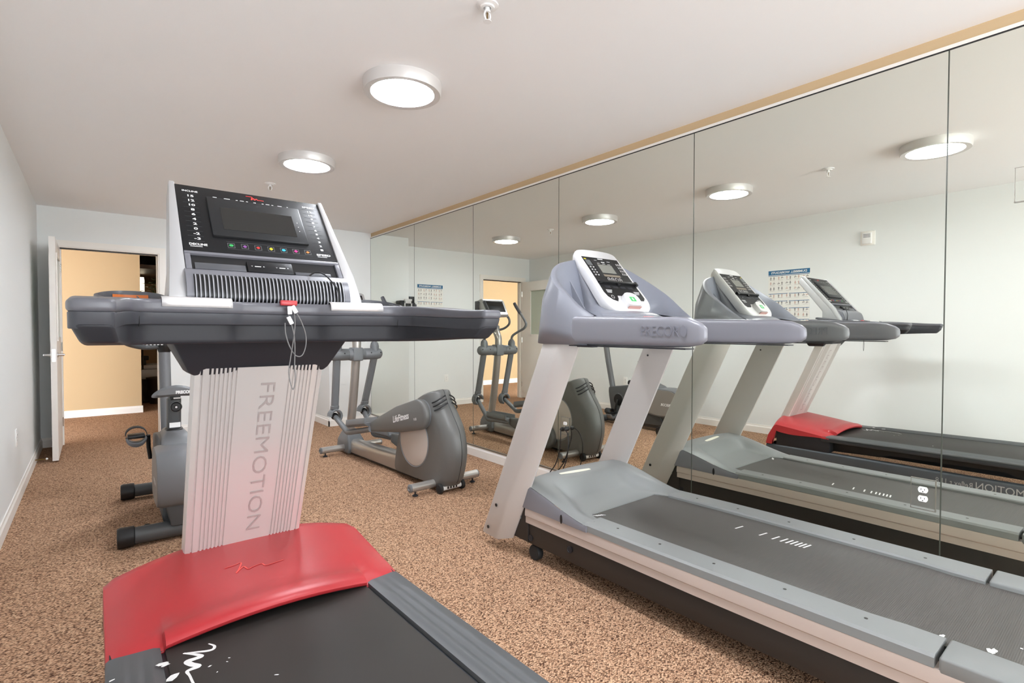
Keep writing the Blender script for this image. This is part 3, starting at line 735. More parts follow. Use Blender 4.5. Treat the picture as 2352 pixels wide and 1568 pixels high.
def up2(q):
    t = (1.206 - min(q.z, 1.206)) / 0.035; a = abs(q.x - m)
    k = sst(0.34, 0.42, a)
    return (q.x - math.copysign(0.016 * t * k * (1 if a > 0.44 else -0.6), q.x - m), q.y + lerp(0.012, 0.030, k) * t * (1 if q.y < 1.6 else 0.3), q.z + lerp(0.012, -0.013, t) * sst(1.20, 1.62, q.y))
MB().plate(out3, (), 1.171, 1.206, 0.007, 3, up2).build('lower_shell', 'darkgrey', fm, smooth=60)
for s in (-1, 1):   # joint lines between arm and bar, thin shut lines
    b = MB(); b.tube([(m + s * 0.3505, 1.601, 1.205), (m + s * 0.3505, 1.592, 1.230), (m + s * 0.3505, 1.5905, 1.262), (m + s * 0.3505, 1.60, 1.275), (m + s * 0.3505, 1.66, 1.282)], 0.0016, 6); b.build('shut_line', 'black', fm)
    c = (m + s * 0.355, 1.765)
    wl = MB(); rings = []
    for sc, z in ((1.12, 1.262), (1.10, 1.272), (1.0, 1.274), (0.97, 1.264), (0.93, 1.215), (0.02, 1.213)):
        rings.append([(c[0] + 0.075 * sc * math.cos(a), c[1] + 0.10 * sc * math.sin(a), z + ((0.034 if z > 1.263 else 0.030) * (0.5 + 0.5 * math.sin(a)) if z > 1.25 else 0)) for a in [2 * PI * k / 40 for k in range(40)]])
    cupo = wl.loft(rings, cap=False).build('cup_holder', 'midgrey', fm, smooth=60)
    if s < 0:
        b = MB(); b.grid(10, 1, lambda u, v: (c[0] + 0.070 * math.cos(PI * (0.30 + 0.4 * u)), c[1] + 0.0945 * math.sin(PI * (0.30 + 0.4 * u)), 1.276 + 0.020 * v)); b.build('warning_label', 'orange', cupo, smooth=60)
    b = MB()
    px = [0.137, 0.15, 0.19, 0.24, 0.28, 0.302]
    g = []
    for k, x in enumerate(px):
        yb = 1.620 - (x - 0.14) / 0.16 * 0.016
        g.append([(m + s * x, yb - 0.0015 + dy, z) for dy, z in ((-0.001, 1.256), (0.0, 1.268), (0.004, 1.275), (0.011, 1.280), (0.022, 1.282))])
    b.loft(g, closed=False, cap=False); pg = b.build('pulse_grip', 'satin', fm, smooth=60)
    md = pg.modifiers.new('thick', 'SOLIDIFY'); md.thickness = 0.002; md.offset = 1

# console
d2, n2 = Vector((0, -0.650, -0.761)), Vector((0, -0.761, 0.650))
F = lambda x, s_, o: Vector((m + x, 2.020, 1.666)) + d2 * s_ + n2 * o
def cw_(z): return 0.243 + 0.032 * (1.665 - z) / 0.38
side = [(2.022, 1.668), (1.768, 1.371), (1.728, 1.300), (1.730, 1.270), (1.80, 1.262), (1.862, 1.275), (1.862, 1.36), (2.070, 1.62), (2.056, 1.668)]
con = MB().prism(side, lambda y, z: (m - cw_(z), y, z), lambda y, z: (m + cw_(z), y, z)).build('console_shell', 'silver', fm, bevel=0.010, seg=3)
for s in (-1, 1):   # raised silver edges
    r = []
    for y, z, k in ((2.035, 1.676, 0), (2.017, 1.678, 1), (1.90, 1.541, 1), (1.766, 1.383, 1), (1.716, 1.300, 1), (1.712, 1.272, 1)):
        wo, wi = cw_(z) + 0.002, 0.229 + 0.006 * (1.665 - z)
        r.append([(m + s * wi, y, z), (m + s * wo, y, z), (m + s * wo, y + 0.028, z - 0.012), (m + s * wi, y + 0.028, z - 0.012)])
    MB().loft(r).build('silver_edge', 'silver', con, bevel=0.003)
face = MB().fbox(F, (-0.229, 0.0, -0.004), (0.229, 0.322, 0.006)).build('console_face', 'facegrey', fm, bevel=0.002)
bez = MB().fbox(F, (-0.146, 0.056, 0.004), (0.146, 0.244, 0.016)).build('screen_bezel', 'bezelgrey', face, bevel=0.004)
MB().fbox(F, (-0.112, 0.106, 0.015), (0.112, 0.213, 0.0168)).build('screen', 'screen', face)
b = MB()
for k in range(3): b.fbox(F, (0.124, 0.137 + 0.022 * k, 0.0162), (0.127, 0.140 + 0.022 * k, 0.0166))
for s, items, ed in ((-1, ['15', '12', '10', '8', '6', '4', '2', '0', '-2', '-3'], ('INCLINE', 'DECLINE')), (1, ['12', '10', '9', '8', '7', '6', '5', '4', '3', '2', '1'], ('SPEED', 'SPEED'))):
    x = s * 0.188; n_ = len(items)
    s0, s1 = (0.030, 0.262)
    b.text(ed[0], F(x, s0, 0.0066), (1, 0, 0), -d2, h=0.0085, wd=0.044, bold=0.02)
    b.text(ed[1], F(x, s1 + 0.022, 0.0066), (1, 0, 0), -d2, h=0.0095, wd=0.048, bold=0.03)
    b.fbox(F, (x - 0.022, s1 + 0.0305, 0.0062), (x + 0.010, s1 + 0.0325, 0.0065))
    for k, tx in enumerate(items):
        q = lerp(s0 + 0.024, s1 - 0.004, k / (n_ - 1))
        b.text(tx, F(x, q, 0.0066), (1, 0, 0), -d2, h=0.0105 if s < 0 else 0.0088, wd=(0.017 if len(tx) > 1 else 0.0105) * (1 if s < 0 else .85), bold=0.02)
for x, wd in ((-0.118, 0.012), (-0.082, 0.018), (-0.052, 0.006), (-0.036, 0.012), (-0.02, 0.006), (0.004, 0.008), (0.03, 0.006), (0.046, 0.012), (0.062, 0.006), (0.086, 0.014), (0.112, 0.004)):
    b.fbox(F, (x - wd / 2, 0.043, 0.0062), (x + wd / 2, 0.0455, 0.0065))
b.build('face_lettering', 'print', face, smooth=0, weld=False)
b = MB()
for s in (-1, 1):
    for k in range(11): b.fbox(F, (s * 0.188 - 0.024, 0.043 + 0.0226 * k, 0.0061), (s * 0.188 + 0.018, 0.0435 + 0.0226 * k, 0.0063))
b.fbox(F, (-0.11, 0.258, 0.0061), (0.15, 0.2588, 0.0064)); b.fbox(F, (-0.11, 0.292, 0.0061), (0.15, 0.2926, 0.0064))
b.build('face_lines', 'midgrey', face, smooth=0, weld=False)
sq = [(-0.020, 0.012), (-0.008, 0.012), (0.0, 0.014), (-0.003, 0.022), (-0.004, 0.029), (0.004, 0.019), (0.006, 0.028), (0.013, 0.020), (0.016, 0.026), (0.024, 0.026), (0.036, 0.026)]
b = MB(); b.ribbon(smooth_path([F(x, s_ + 0.002, 0.0068) for x, s_ in sq], 5), 0.0032, n2); b.build('console_logo', 'redicon', face, smooth=0)
for k, c in enumerate(('green', 'violet', 'redicon', 'yellow', 'cyan', 'pink', 'orange2')):
    x = -0.098 + 0.039 * k; s_ = 0.276
    b = MB(); b.loft([[F(x + 0.0062 * math.cos(a), s_ + 0.0062 * math.sin(a) * (1.0 if k % 2 else 0.8), o) for a in [2 * PI * j / (16 if k in (0, 4) else 4) for j in range(16 if k in (0, 4) else 4)]] for o in (0.006, 0.0072)])
    b.build('program_button', c, face, smooth=30)
b = MB()
for k in range(7):
    x = -0.098 + 0.039 * k
    for q in ((-0.010, 0.266, 0.010, 0.2665), (-0.010, 0.2855, 0.010, 0.286), (-0.010, 0.266, -0.0095, 0.286), (0.0095, 0.266, 0.010, 0.286)): b.fbox(F, (x + q[0], q[1], 0.0061), (x + q[2], q[3], 0.0064))
b.build('button_outlines', 'printgrey', face, smooth=0, weld=False)
# reading slot with frame and remote panel
fr = MB()
fr.fbox(F, (-0.229, 0.318, -0.004), (0.229, 0.328, 0.010)); fr.fbox(F, (-0.229, 0.328, -0.004), (-0.214, 0.392, 0.009)); fr.fbox(F, (0.214, 0.328, -0.004), (0.229, 0.392, 0.009))
fr.build('slot_frame', 'ventp', fm, bevel=0.0015, weld=False)
MB().fbox(F, (-0.214, 0.328, -0.004), (0.214, 0.390, 0.0008)).build('reading_slot', 'black', fm)
b = MB(); b.fbox(F, (-0.206, 0.362, 0.0008), (-0.07, 0.388, 0.006)); b.fbox(F, (0.075, 0.376, 0.0008), (0.19, 0.388, 0.006)); b.build('slot_ledge', 'midgrey', fm, bevel=0.001, weld=False)
pn = MB().fbox(F, (-0.066, 0.345, 0.0), (0.068, 0.392, 0.011)).build('remote_panel', 'facegrey', fm, bevel=0.002)
b = MB()
for x0 in (-0.036, 0.036):
    b.text('V', F(x0 - 0.017, 0.368, 0.0116), (1, 0, 0), -d2, h=0.005); b.text('A', F(x0 + 0.017, 0.368, 0.0116), (1, 0, 0), -d2, h=0.005); b.fbox(F, (x0 - 0.009, 0.367, 0.0112), (x0 + 0.009, 0.370, 0.0115))
b.build('remote_lettering', 'print', pn, smooth=0, weld=False)
# fan vent under the slot
vp = smooth_path([(0, 1.757, 1.372), (0, 1.727, 1.350), (0, 1.712, 1.318), (0, 1.708, 1.288), (0, 1.722, 1.268)], 5)
MB().loft([[(m - 0.234, p.y, p.z), (m + 0.234, p.y, p.z), (m + 0.234, p.y + 0.06, p.z - 0.01), (m - 0.234, p.y + 0.06, p.z - 0.01)] for p in vp]).build('vent_panel', 'ventp', fm, smooth=50)
vq = [p for p in vp if p.z < 1.358 and p.z > 1.277]
MB().loft([[(m - 0.216, p.y - 0.0015, p.z), (m + 0.216, p.y - 0.0015, p.z)] for p in vq], closed=False, cap=False).build('vent_opening', 'black', fm, smooth=50)
b = MB()
for k in range(40):
    x = m - 0.211 + 0.422 * k / 39
    b.loft([[(x - 0.0012, p.y - 0.0015, p.z), (x - 0.0026, p.y - 0.009, p.z - 0.001), (x + 0.0010, p.y - 0.009, p.z - 0.001), (x + 0.0016, p.y - 0.0015, p.z)] for p in vq])
b.build('vent_fins', 'fin', fm, smooth=40, weld=False)
MB().tube(smooth_path([(0.556, 1.752, 1.372), (0.571, 1.742, 1.383), (0.592, 1.722, 1.378), (0.614, 1.702, 1.350), (0.628, 1.692, 1.322), (0.634, 1.694, 1.278)], 6), 0.0025, 8).build('cable', 'black', fm)

# safety key with lanyard
sk = thing('safety_key', 'red safety key clip with white tags and grey lanyard hanging on the dark handlebar', 'safety key', (0.458, 1.636, 1.277))
ky = 1.630
MB().box((0.434, ky - 0.002, 1.268), (0.482, ky + 0.014, 1.284)).build('clip', 'red', sk, bevel=0.004)
def tagbox(c, ang, nm):
    Mx = Matrix.Translation(c) @ Matrix.Rotation(ang, 4, 'Y')
    MB().box((-0.006, -0.003, -0.012), (0.006, 0.003, 0.012), Mx).build(nm, 'white', sk, bevel=0.0015)
tagbox((0.4575, ky - 0.006, 1.254), -0.05, 'tag'); tagbox((0.470, ky - 0.009, 1.257), -0.5, 'tag'); tagbox((0.4585, ky - 0.006, 1.224), -0.45, 'tag')
MB().tube([(0.455, ky - 0.006, 1.243), (0.455, ky - 0.006, 1.232)], 0.0012, 6).build('link', 'cord', sk)
lp = [(0.475, ky - .009, 1.248), (0.490, ky - .007, 1.222), (0.503, ky - .005, 1.185), (0.504, ky - .005, 1.152), (0.496, ky - .004, 1.124), (0.484, ky - .004, 1.116), (0.470, ky - .004, 1.124), (0.456, ky - .004, 1.150), (0.446, ky - .005, 1.185), (0.444, ky - .006, 1.217)]
MB().tube(smooth_path(lp, 6), 0.0016, 8).build('lanyard', 'cord', sk)
lp = [(0.462, ky - .006, 1.214), (0.468, ky - .008, 1.185), (0.471, ky - .008, 1.150), (0.470, ky - .008, 1.09), (0.471, ky - .008, 1.045), (0.465, ky - .008, 1.019), (0.456, ky - .008, 1.045), (0.453, ky - .008, 1.075), (0.458, ky - .008, 1.11), (0.463, ky - .007, 1.14), (0.468, ky - .006, 1.17), (0.473, ky - .004, 1.21), (0.472, ky - .004, 1.245)]
MB().tube(smooth_path(lp, 6), 0.0016, 8).build('lanyard', 'cord', sk)
# ============================================================ grey treadmill in front of the mirrors
q = 2.143
pt = thing('treadmill', 'light grey treadmill with white console and two slanted uprights, standing along the mirror wall', 'treadmill', (q, 1.1, 0))
def tz(y): return 0.310 + 0.007 * (1.70 - y)      # top of the foot rails
RO, RI = 0.390, 0.268
# the deck lies a touch askew under the console
WARP[0] = lambda c: Vector((c.x + 0.018 * max(0.0, 1.7 - c.y), c.y, c.z + 0.008 * (c.x - q) / 0.39 * sst(1.9, 1.2, c.y)))
# frame
MB().loft([[(q - 0.378, y, lo), (q + 0.378, y, lo), (q + 0.378, y, tz(y) - 0.112), (q - 0.378, y, tz(y) - 0.112)] for y, lo in ((2.09, 0.085), (1.2, 0.095), (0.26, 0.10))]).build('frame', 'pblack', pt, bevel=0.004)
for s in (-1, 1):
    prof = [(0.340, -0.035), (0.389, -0.035), (0.392, -0.060), (0.392, -0.078), (0.386, -0.084), (0.386, -0.116), (0.340, -0.116)]
    MB().loft([[(q + s * a, y, tz(y) + z) for a, z in prof] for y in (2.075, 1.1, 0.225)]).build('side_panel', 'pbeige', pt, smooth=30)
    # foot rail with a widened tail
    def rail(y0, y1, nm, inn0, inn1):
        prof = lambda ri: [(ri, -0.022), (ri, -0.006), (ri + 0.006, 0.0), (RO - 0.012, 0.0), (RO - 0.003, -0.008), (RO, -0.034), (ri, -0.034)]
        rings = []
        n_ = 14
        for k in range(n_ + 1):
            y = lerp(y0, y1, k / n_)
            ri = inn0 if y > 0.56 else lerp(inn0, inn1, sst(0.56, 0.46, y))
            rings.append([(q + s * a, y, tz(y) + z) for a, z in prof(ri)])
        return MB().loft(rings).build(nm, 'pcover', pt, smooth=32)
    rl = rail(1.66, 0.378, 'foot_rail', RI, RI - 0.010)
    b = MB()
    for y in (1.52, 1.30, 1.06, 0.80, 0.56): b.lathe([(0.0001, 0.0008), (0.0055, 0.0008), (0.0055, 0.0001)], (q + s * 0.318, y, tz(y)), 12)
    b.build('rivets', 'pblack', rl, weld=False)
    cp = [(RI - 0.010, 0.368), (RO, 0.368), (RO, 0.215), (RO - 0.012, 0.193), (RO - 0.04, 0.186), (RI + 0.02, 0.192), (RI - 0.006, 0.215)]
    MB().prism(cp, lambda a, y: (q + s * a, y, tz(y) - 0.045), lambda a, y: (q + s * a, y, tz(y))).build('end_cap', 'pcover', pt, bevel=0.006, seg=3)
    MB().lathe([(0.028, 0.0), (0.032, 0.012), (0.014, 0.022), (0.012, 0.10)], (q + s * 0.34, 0.30, 0), 20).build('foot', 'rubber', pt)
    MB().lathe([(0.004, -0.018), (0.036, -0.018), (0.040, -0.012), (0.040, 0.012), (0.036, 0.018), (0.004, 0.018)], (q + s * 0.352, 2.03, 0.041), 24, 'x').build('transport_wheel', 'rubber', pt)
    b = MB()
    for y, z in ((2.045, 0.115), (1.76, 0.150)):
        b.lathe([(0.016, 0), (0.017, s * 0.003), (0.013, s * 0.0032), (0.012, s * 0.0015), (0.0005, s * 0.0015)], (q + s * 0.378, y, z), 20, 'x')
    b.build('frame_bolt', 'darkgrey', pt, weld=False)
MB().loft([[(q - 0.30, y, tz(y) - 0.075), (q + 0.30, y, tz(y) - 0.075), (q + 0.30, y, tz(y) - 0.030), (q - 0.30, y, tz(y) - 0.030)] for y in (1.9, 1.1, 0.26)]).build('deck_board', 'black', pt)
bl = [(1.80, -0.016), (1.2, -0.016), (0.6, -0.016), (0.26, -0.016), (0.235, -0.017), (0.212, -0.024), (0.198, -0.038), (0.194, -0.054), (0.200, -0.07)]
belt = MB().loft([[(q - 0.282 if y > 1.4 else q - 0.280, y, tz(y) + z - 0.003), (q + 0.280, y, tz(y) + z - 0.003), (q + 0.280, y + (0.0 if z > -0.02 else 0.004), tz(y) + z), (q - 0.280, y + (0.0 if z > -0.02 else 0.004), tz(y) + z)] for y, z in bl]).build('running_belt', 'ribbelt', pt, smooth=50)
MB().tube([(q - 0.30, 0.245, tz(0.245) - 0.064), (q + 0.30, 0.245, tz(0.245) - 0.064)], 0.040, 24).build('roller', 'black', pt)
b = MB()
for x, y in ((2.284, 1.196), (2.288, 1.089), (2.289, 1.035), (2.291, 1.001), (2.291, 0.979), (2.294, 0.961), (2.294, 0.943), (2.295, 0.927), (2.297, 0.911)):
    z = lambda y: tz(y) - 0.0153
    x -= 0.018 * (1.7 - y)
    b.face([(x - 0.026, y - 0.0035 + 0.005, z(y)), (x - 0.026, y + 0.0035 + 0.005, z(y)), (x + 0.026, y + 0.0035 - 0.005, z(y)), (x + 0.026, y - 0.0035 - 0.005, z(y))])
for k in range(4):
    x, y = 1.900 + 0.012 * k, 1.722 - 0.005 * k
    b.face([(x - 0.010, y + 0.006, tz(y) - 0.0153), (x - 0.003, y + 0.006, tz(y) - 0.0153), (x + 0.012, y - 0.014, tz(y) - 0.0153), (x + 0.005, y - 0.014, tz(y) - 0.0153)])
b.build('belt_markings', 'print', belt, smooth=0, weld=False)
b = MB(); rnd = random.Random(4)
for x, y, r in ((1.936, 0.395, 0.007), (1.944, 0.392, 0.004), (1.949, 0.289, 0.010), (1.962, 0.283, 0.008), (2.03, 0.237, 0.003)): blob(b, x - 0.018 * (1.7 - y), y, tz(y) - 0.0152, r, 0.4, 1.5)
b.build('belt_scuffs', 'print', belt, smooth=0, weld=False)

# front cover with its dish
def rimz(y): return lerp(0.312, 0.405, sst(1.60, 2.12, y))
def cov_z(x, y):
    a = abs(x)
    z = rimz(y) - 0.012 * sst(0.33, 0.39, a)
    dish_w = 0.270 + 0.0 * y
    inner = sst(0.315, 0.235, a - 0.06 * (1 - sst(1.72, 1.90, y)) + 0.02)   # 1 in the middle
    depth = (rimz(y) - (0.298 + 0.035 * sst(1.735, 1.99, y) ** 1.5 * 1.0))
    front = sst(2.03, 1.90, y)
    return z - depth * inner * front * (1 - sst(0.15, 0.31, a) * 0.0)
def cov_back(x): return 2.155 - 0.05 * (abs(x) / 0.39) ** 2.5
b = MB(); nx, ny = 44, 34
def cov_front(x):
    a = abs(x)
    return 1.737 if a < 0.262 else lerp(1.737, 1.64, sst(0.262, 0.275, a))
V = []
for i in range(nx + 1):
    x = -0.392 + 0.784 * i / nx; row = []
    yf, yb = cov_front(x), cov_back(x)
    z0 = cov_z(x, yf)
    row.append(b.v((q + x, yf + 0.002, z0 - 0.014)))
    for j in range(ny + 1):
        y = lerp(yf, yb - 0.02, (j / ny)); row.append(b.v((q + x, y, cov_z(x, y))))
    row.append(b.v((q + x, yb - 0.005, cov_z(x, yb - 0.02) - 0.010))); row.append(b.v((q + x, yb, cov_z(x, yb) - 0.04))); row.append(b.v((q + x, yb + 0.008, 0.20)))
    V.append(row)
for i in range(nx):
    for j in range(len(V[0]) - 1): b.bm.faces.new((V[i][j], V[i + 1][j], V[i + 1][j + 1], V[i][j + 1]))
cov = b.build('front_cover', 'pcover', pt, smooth=45)
for s in (-1, 1):   # cover skirts
    b = MB(); g = []
    for k in range(15):
        y = lerp(1.64, 2.10, k / 14); zt = cov_z(0.392, y) - 0.002
        g.append([(q + s * 0.3918, y, zt), (q + s * 0.396, y, zt - 0.012), (q + s * 0.3945, y, tz(y) - 0.038), (q + s * 0.375, y, tz(y) - 0.038)])
    b.loft(g, closed=False, cap=False); b.face(g[0] + [(q + s * 0.375, 1.64, g[0][0][2])]); b.face(g[-1])
    sk_ = b.build('cover_skirt', 'prail', pt, smooth=50)
    MB().loft([[(q + s * 0.3955, 1.80 + 0.007 * math.cos(a) - 0.0, 0.288 + 0.022 * math.sin(a)) for a in [2 * PI * k / 14 for k in range(14)]], [(q + s * 0.3975, 1.80 + 0.007 * math.cos(a), 0.288 + 0.022 * math.sin(a)) for a in [2 * PI * k / 14 for k in range(14)]]]).build('slot', 'black', sk_)
pill = [(0.108 * math.copysign(min(1, abs(1.25 * math.cos(a))), math.cos(a)), 0.014 * math.sin(a)) for a in [2 * PI * k / 28 for k in range(28)]]
b = MB()
ang = math.radians(-7)
P = [(2.110 + x * math.cos(ang) - y * math.sin(ang), 2.062 + x * math.sin(ang) + y * math.cos(ang)) for x, y in pill]
b.loft([[(x, y, cov_z(x - q, y) + o) for x, y in P] for o in (0.0006, 0.0016)])
bd = b.build('warning_badge', 'cream', cov, smooth=20)

WARP[0] = None
# uprights
def up_y(z): return 1.693 + (1.131 - z) * 0.4575
for s in (-1, 1):
    sec = [(0.376, 0.0), (0.386, -0.002), (0.437, 0.060), (0.445, 0.085), (0.437, 0.196), (0.428, 0.205), (0.380, 0.205), (0.376, 0.200)]
    rings = []
    for z in (0.075, 0.30, 0.70, 1.0, 1.16):
        rings.append([(q + s * (a + 0.004 * (1 - z)), up_y(z) + d * (1.0 + 0.05 * (1 - z)) + (0.006 if z < 0.08 and d < 0.05 else 0), z - (0.012 if z < 0.08 and 0.03 < d < 0.2 else 0)) for a, d in sec])
    u_ = MB().loft(rings).build('upright', 'pgrey', pt, bevel=0.004, smooth=30)
    b = MB()
    for z, dy in ((0.248, 0.155), (0.108, 0.165)):
        b.lathe([(0.0085, 0), (0.009, s * 0.003), (0.006, s * 0.004), (0.0004, s * 0.003)], (q + s * 0.445, up_y(z) + dy, z), 14, 'x')
    b.lathe([(0.006, 0), (0.0055, -s * 0.002), (0.0004, -s * 0.002)], (q + s * 0.376, up_y(1.05) + 0.15, 1.05), 12, 'x')
    b.build('bolt', 'black', u_, weld=False)
    br = MB(); br.box((q + s * 0.372 - 0.012, 2.06, 0.09), (q + s * 0.372 + 0.012, 2.20, 0.26)); br.build('bracket', 'pblack', pt, bevel=0.003)

# handrails
for s in (-1, 1):
    rings = []
    for k, (y, top, bot, wd) in enumerate(((1.031, 1.190, 1.168, 0.010), (1.036, 1.206, 1.156, 0.026), (1.055, 1.222, 1.143, 0.040), (1.10, 1.240, 1.134, 0.052), (1.16, 1.2475, 1.131, 0.058), (1.30, 1.250, 1.130, 0.060), (1.60, 1.258, 1.130, 0.060), (1.72, 1.262, 1.130, 0.060))):
        cz, hz = (top + bot) / 2, (top - bot) / 2
        ring = []
        for j in range(24):
            a = 2 * PI * j / 24; ex = 0.5
            cx_, sz_ = math.cos(a), math.sin(a)
            ring.append((q + s * 0.418 + wd / 2 * math.copysign(abs(cx_) ** ex, cx_), y, cz + hz * math.copysign(abs(sz_) ** ex, sz_)))
        rings.append(ring)
    hr = MB().loft(rings).build('handrail', 'prail', pt, smooth=50)
    b = MB(); b.text('PRECOR', (q + s * 0.4485, 1.212, 1.193), (0, s, 0), (0, 0, 1), h=0.040, wd=0.172, depth=0.0016, bold=-0.01)
    b.loft([[(q + s * (0.4485 + o), 1.212 + s * 0.105 + 0.012 * math.cos(a), 1.193 + 0.022 * math.sin(a)) for a in [2 * PI * k / 16 for k in range(16)]] for o in (0.0, 0.0014)])
    b.build('raised_lettering', 'embs', hr, smooth=20, weld=False)
    if s < 0 or True:
        b = MB()
        b.loft([[(q + s * (0.418 + 0.029 * k), y, 1.1285) for k in (-1, 1)] + [(q + s * (0.418 + 0.029 * k), y, 1.124) for k in (1, -1)] for y in (1.10, 1.70)])
        b.build('rail_underside', 'darkgrey', hr, smooth=20)
# shell behind the console
Tn = [(0.392, 1.605, 1.258), (0.428, 1.68, 1.305), (0.436, 1.77, 1.378), (0.418, 1.845, 1.435), (0.372, 1.90, 1.482), (0.310, 1.938, 1.520), (0.240, 1.958, 1.546), (0.14, 1.975, 1.562), (0, 1.982, 1.568)]
Bn = [(0.437, 1.600, 1.130), (0.448, 1.68, 1.130), (0.450, 1.78, 1.130), (0.444, 1.88, 1.130), (0.420, 1.945, 1.135), (0.350, 1.985, 1.15), (0.26, 2.005, 1.17), (0.14, 2.015, 1.18), (0, 2.02, 1.18)]
def arc(L): return smooth_path([(q - x, y, z) for x, y, z in L] + [(q + x, y, z) for x, y, z in L[:-1][::-1]], 4)
TT, BB = arc(Tn), arc(Bn)
n_ = len(TT); cen = Vector((q, 1.72, 1.30))
def inn(p, kx, dy, dz):
    return Vector((q + (p.x - q) * kx, p.y + dy, p.z + dz))
rings = []
for i in range(n_):
    t, bo = TT[i], BB[i]
    f_ = min(1.0, max(0.0, (t.z - 1.258) / 0.30))
    mid = bo.lerp(t, 0.62) + Vector(((0.012 if t.x > q else -0.012) * (abs(t.x - q) / 0.43), 0.022 * f_, 0))
    lip = inn(t, lerp(0.97, 0.905, f_), -0.018 * f_, 0.006); dip = inn(t, lerp(0.955, 0.885, f_), -0.022 - 0.006 * f_, -0.022 * f_ - 0.004)
    low = Vector((q + (t.x - q) * lerp(0.80, 0.60, f_), lerp(t.y + 0.01, 1.87, f_ ** .7), lerp(1.262, 1.305, f_)))
    flo = Vector((q + (t.x - q) * 0.35, 1.80, 1.300))
    rings.append([bo, bo.lerp(mid, 0.5), mid, t, lip, dip, dip.lerp(low, 0.5), low, flo])
b = MB(); b.loft([r[:5] for r in rings], closed=False, cap=False)
shell = b.build('console_shell', 'pshell', pt, smooth=60)
md = shell.modifiers.new('thick', 'SOLIDIFY'); md.thickness = 0.004; md.offset = -1
b = MB(); b.loft([r[4:] for r in rings], closed=False, cap=False); b.build('shell_recess', 'pdeep', pt, smooth=60)
for s in (-1, 1):
    MB().prism([(1.945, 1.500), (1.955, 1.300), (1.80, 1.300), (1.90, 1.440)], lambda y, z: (q + s * 0.232, y, z), lambda y, z: (q + s * 0.238, y, z)).build('shell_rib', 'pshell', pt, bevel=0.002)
# centre pod joining both rails under the console
half = [(0.0, 1.600), (0.16, 1.600), (0.26, 1.606), (0.36, 1.612), (0.41, 1.618), (0.43, 1.66), (0.43, 1.86), (0.38, 1.95), (0.0, 1.98)]
out = chaikin([Vector((q + x, y, 0)) for x, y in half] + [Vector((q - x, y, 0)) for x, y in half[1:-1][::-1]], 2)
MB().plate([(p.x, p.y) for p in out], (), 1.132, 1.262, 0.022, 4).build('centre_pod', 'pshell', pt, smooth=60)
rings = []
for k, (sx, y0, y1, z) in enumerate(((0.30, 1.622, 1.93, 1.246), (0.285, 1.622, 1.93, 1.266), (0.240, 1.650, 1.93, 1.284), (0.20, 1.700, 1.94, 1.300), (0.172, 1.758, 1.95, 1.33), (0.165, 1.820, 1.955, 1.40), (0.160, 1.905, 1.962, 1.50), (0.150, 1.950, 1.970, 1.562))):
    pts = [Vector((q - sx, y0, z)), Vector((q + sx, y0, z)), Vector((q + sx * 0.92, y1, z)), Vector((q - sx * 0.92, y1, z))]
    rings.append(chaikin(pts, 3))
MB().loft(rings).build('console_mount', 'pshell', pt, smooth=60)
for s in (-1, 1):
    MB().box((q + s * 0.372 - 0.02, 1.61, 1.118), (q + s * 0.372 + 0.02, 1.90, 1.132)).build('shell_clip', 'darkgrey', pt, bevel=0.003)

# console: white tray, dark panel
e2 = Vector((0, -(1.930 - 1.695), -(1.598 - 1.318))).normalized(); h2 = Vector((0, e2.z, -e2.y))
G = lambda x, s_, o: Vector((q + x, 1.9545, 1.6130)) + e2 * s_ + h2 * o
def outline(k):
    pts = [(-0.150, -0.008), (-0.075, -0.020), (0.075, -0.020), (0.150, -0.008), (0.158, 0.03), (0.162, 0.20), (0.172, 0.30), (0.172, 0.375), (0.125, 0.425), (0.05, 0.436), (-0.05, 0.436), (-0.125, 0.425), (-0.172, 0.375), (-0.172, 0.30), (-0.162, 0.20), (-0.158, 0.03)]
    c = [Vector((x * k, 0.205 + (y - 0.205) * (1 - (1 - k) * 0.8), 0)) for x, y in pts]
    return [(p.x, p.y) for p in chaikin(c, 2)]
con2 = MB().loft([[G(x, y, o) for x, y in outline(k)] for k, o in ((0.93, -0.050), (0.98, -0.030), (1.0, -0.008), (0.99, 0.002), (0.965, 0.007))]).build('console_tray', 'tray', pt, smooth=45)
dp = [(-0.141, 0.046), (0.141, 0.046), (0.143, 0.20), (0.148, 0.30), (0.148, 0.335), (0.130, 0.352), (0.085, 0.352), (0.072, 0.34), (0.062, 0.322), (-0.062, 0.322), (-0.070, 0.345), (-0.085, 0.362), (-0.115, 0.352), (-0.138, 0.330), (-0.148, 0.30), (-0.143, 0.20)]
pan = MB().loft([[G(x, y, o) for x, y in dp] for o in (0.006, 0.0088)]).build('display_panel', 'facegrey', con2, smooth=30)
b = MB(); b.fbox(G, (-0.085, 0.058, 0.0088), (0.088, 0.188, 0.0092)); b.build('window', 'bezelgrey', pan, smooth=0)
b = MB(); b.fbox(G, (-0.056, 0.098, 0.0092), (0.056, 0.160, 0.0098)); b.build('lcd', M('lcd_grey', (120, 120, 114), 0.3), pan, smooth=0)
b = MB(); b.fbox(G, (-0.060, 0.172, 0.0092), (0.070, 0.187, 0.0096)); b.build('tint_strip', M('strip_tan', (122, 112, 98), 0.35), pan, smooth=0)
b = MB()
b.fbox(G, (-0.024, 0.052, 0.0092), (0.016, 0.0575, 0.0095)); b.fbox(G, (-0.012, 0.076, 0.0094), (0.014, 0.081, 0.0097))
for x, y, wd in ((-0.05, 0.066, 0.02), (0.05, 0.070, 0.024), (-0.04, 0.088, 0.02), (0.0, 0.090, 0.022), (0.04, 0.091, 0.022)): b.fbox(G, (x - wd / 2, y, 0.0094), (x + wd / 2, y + 0.002, 0.0096))
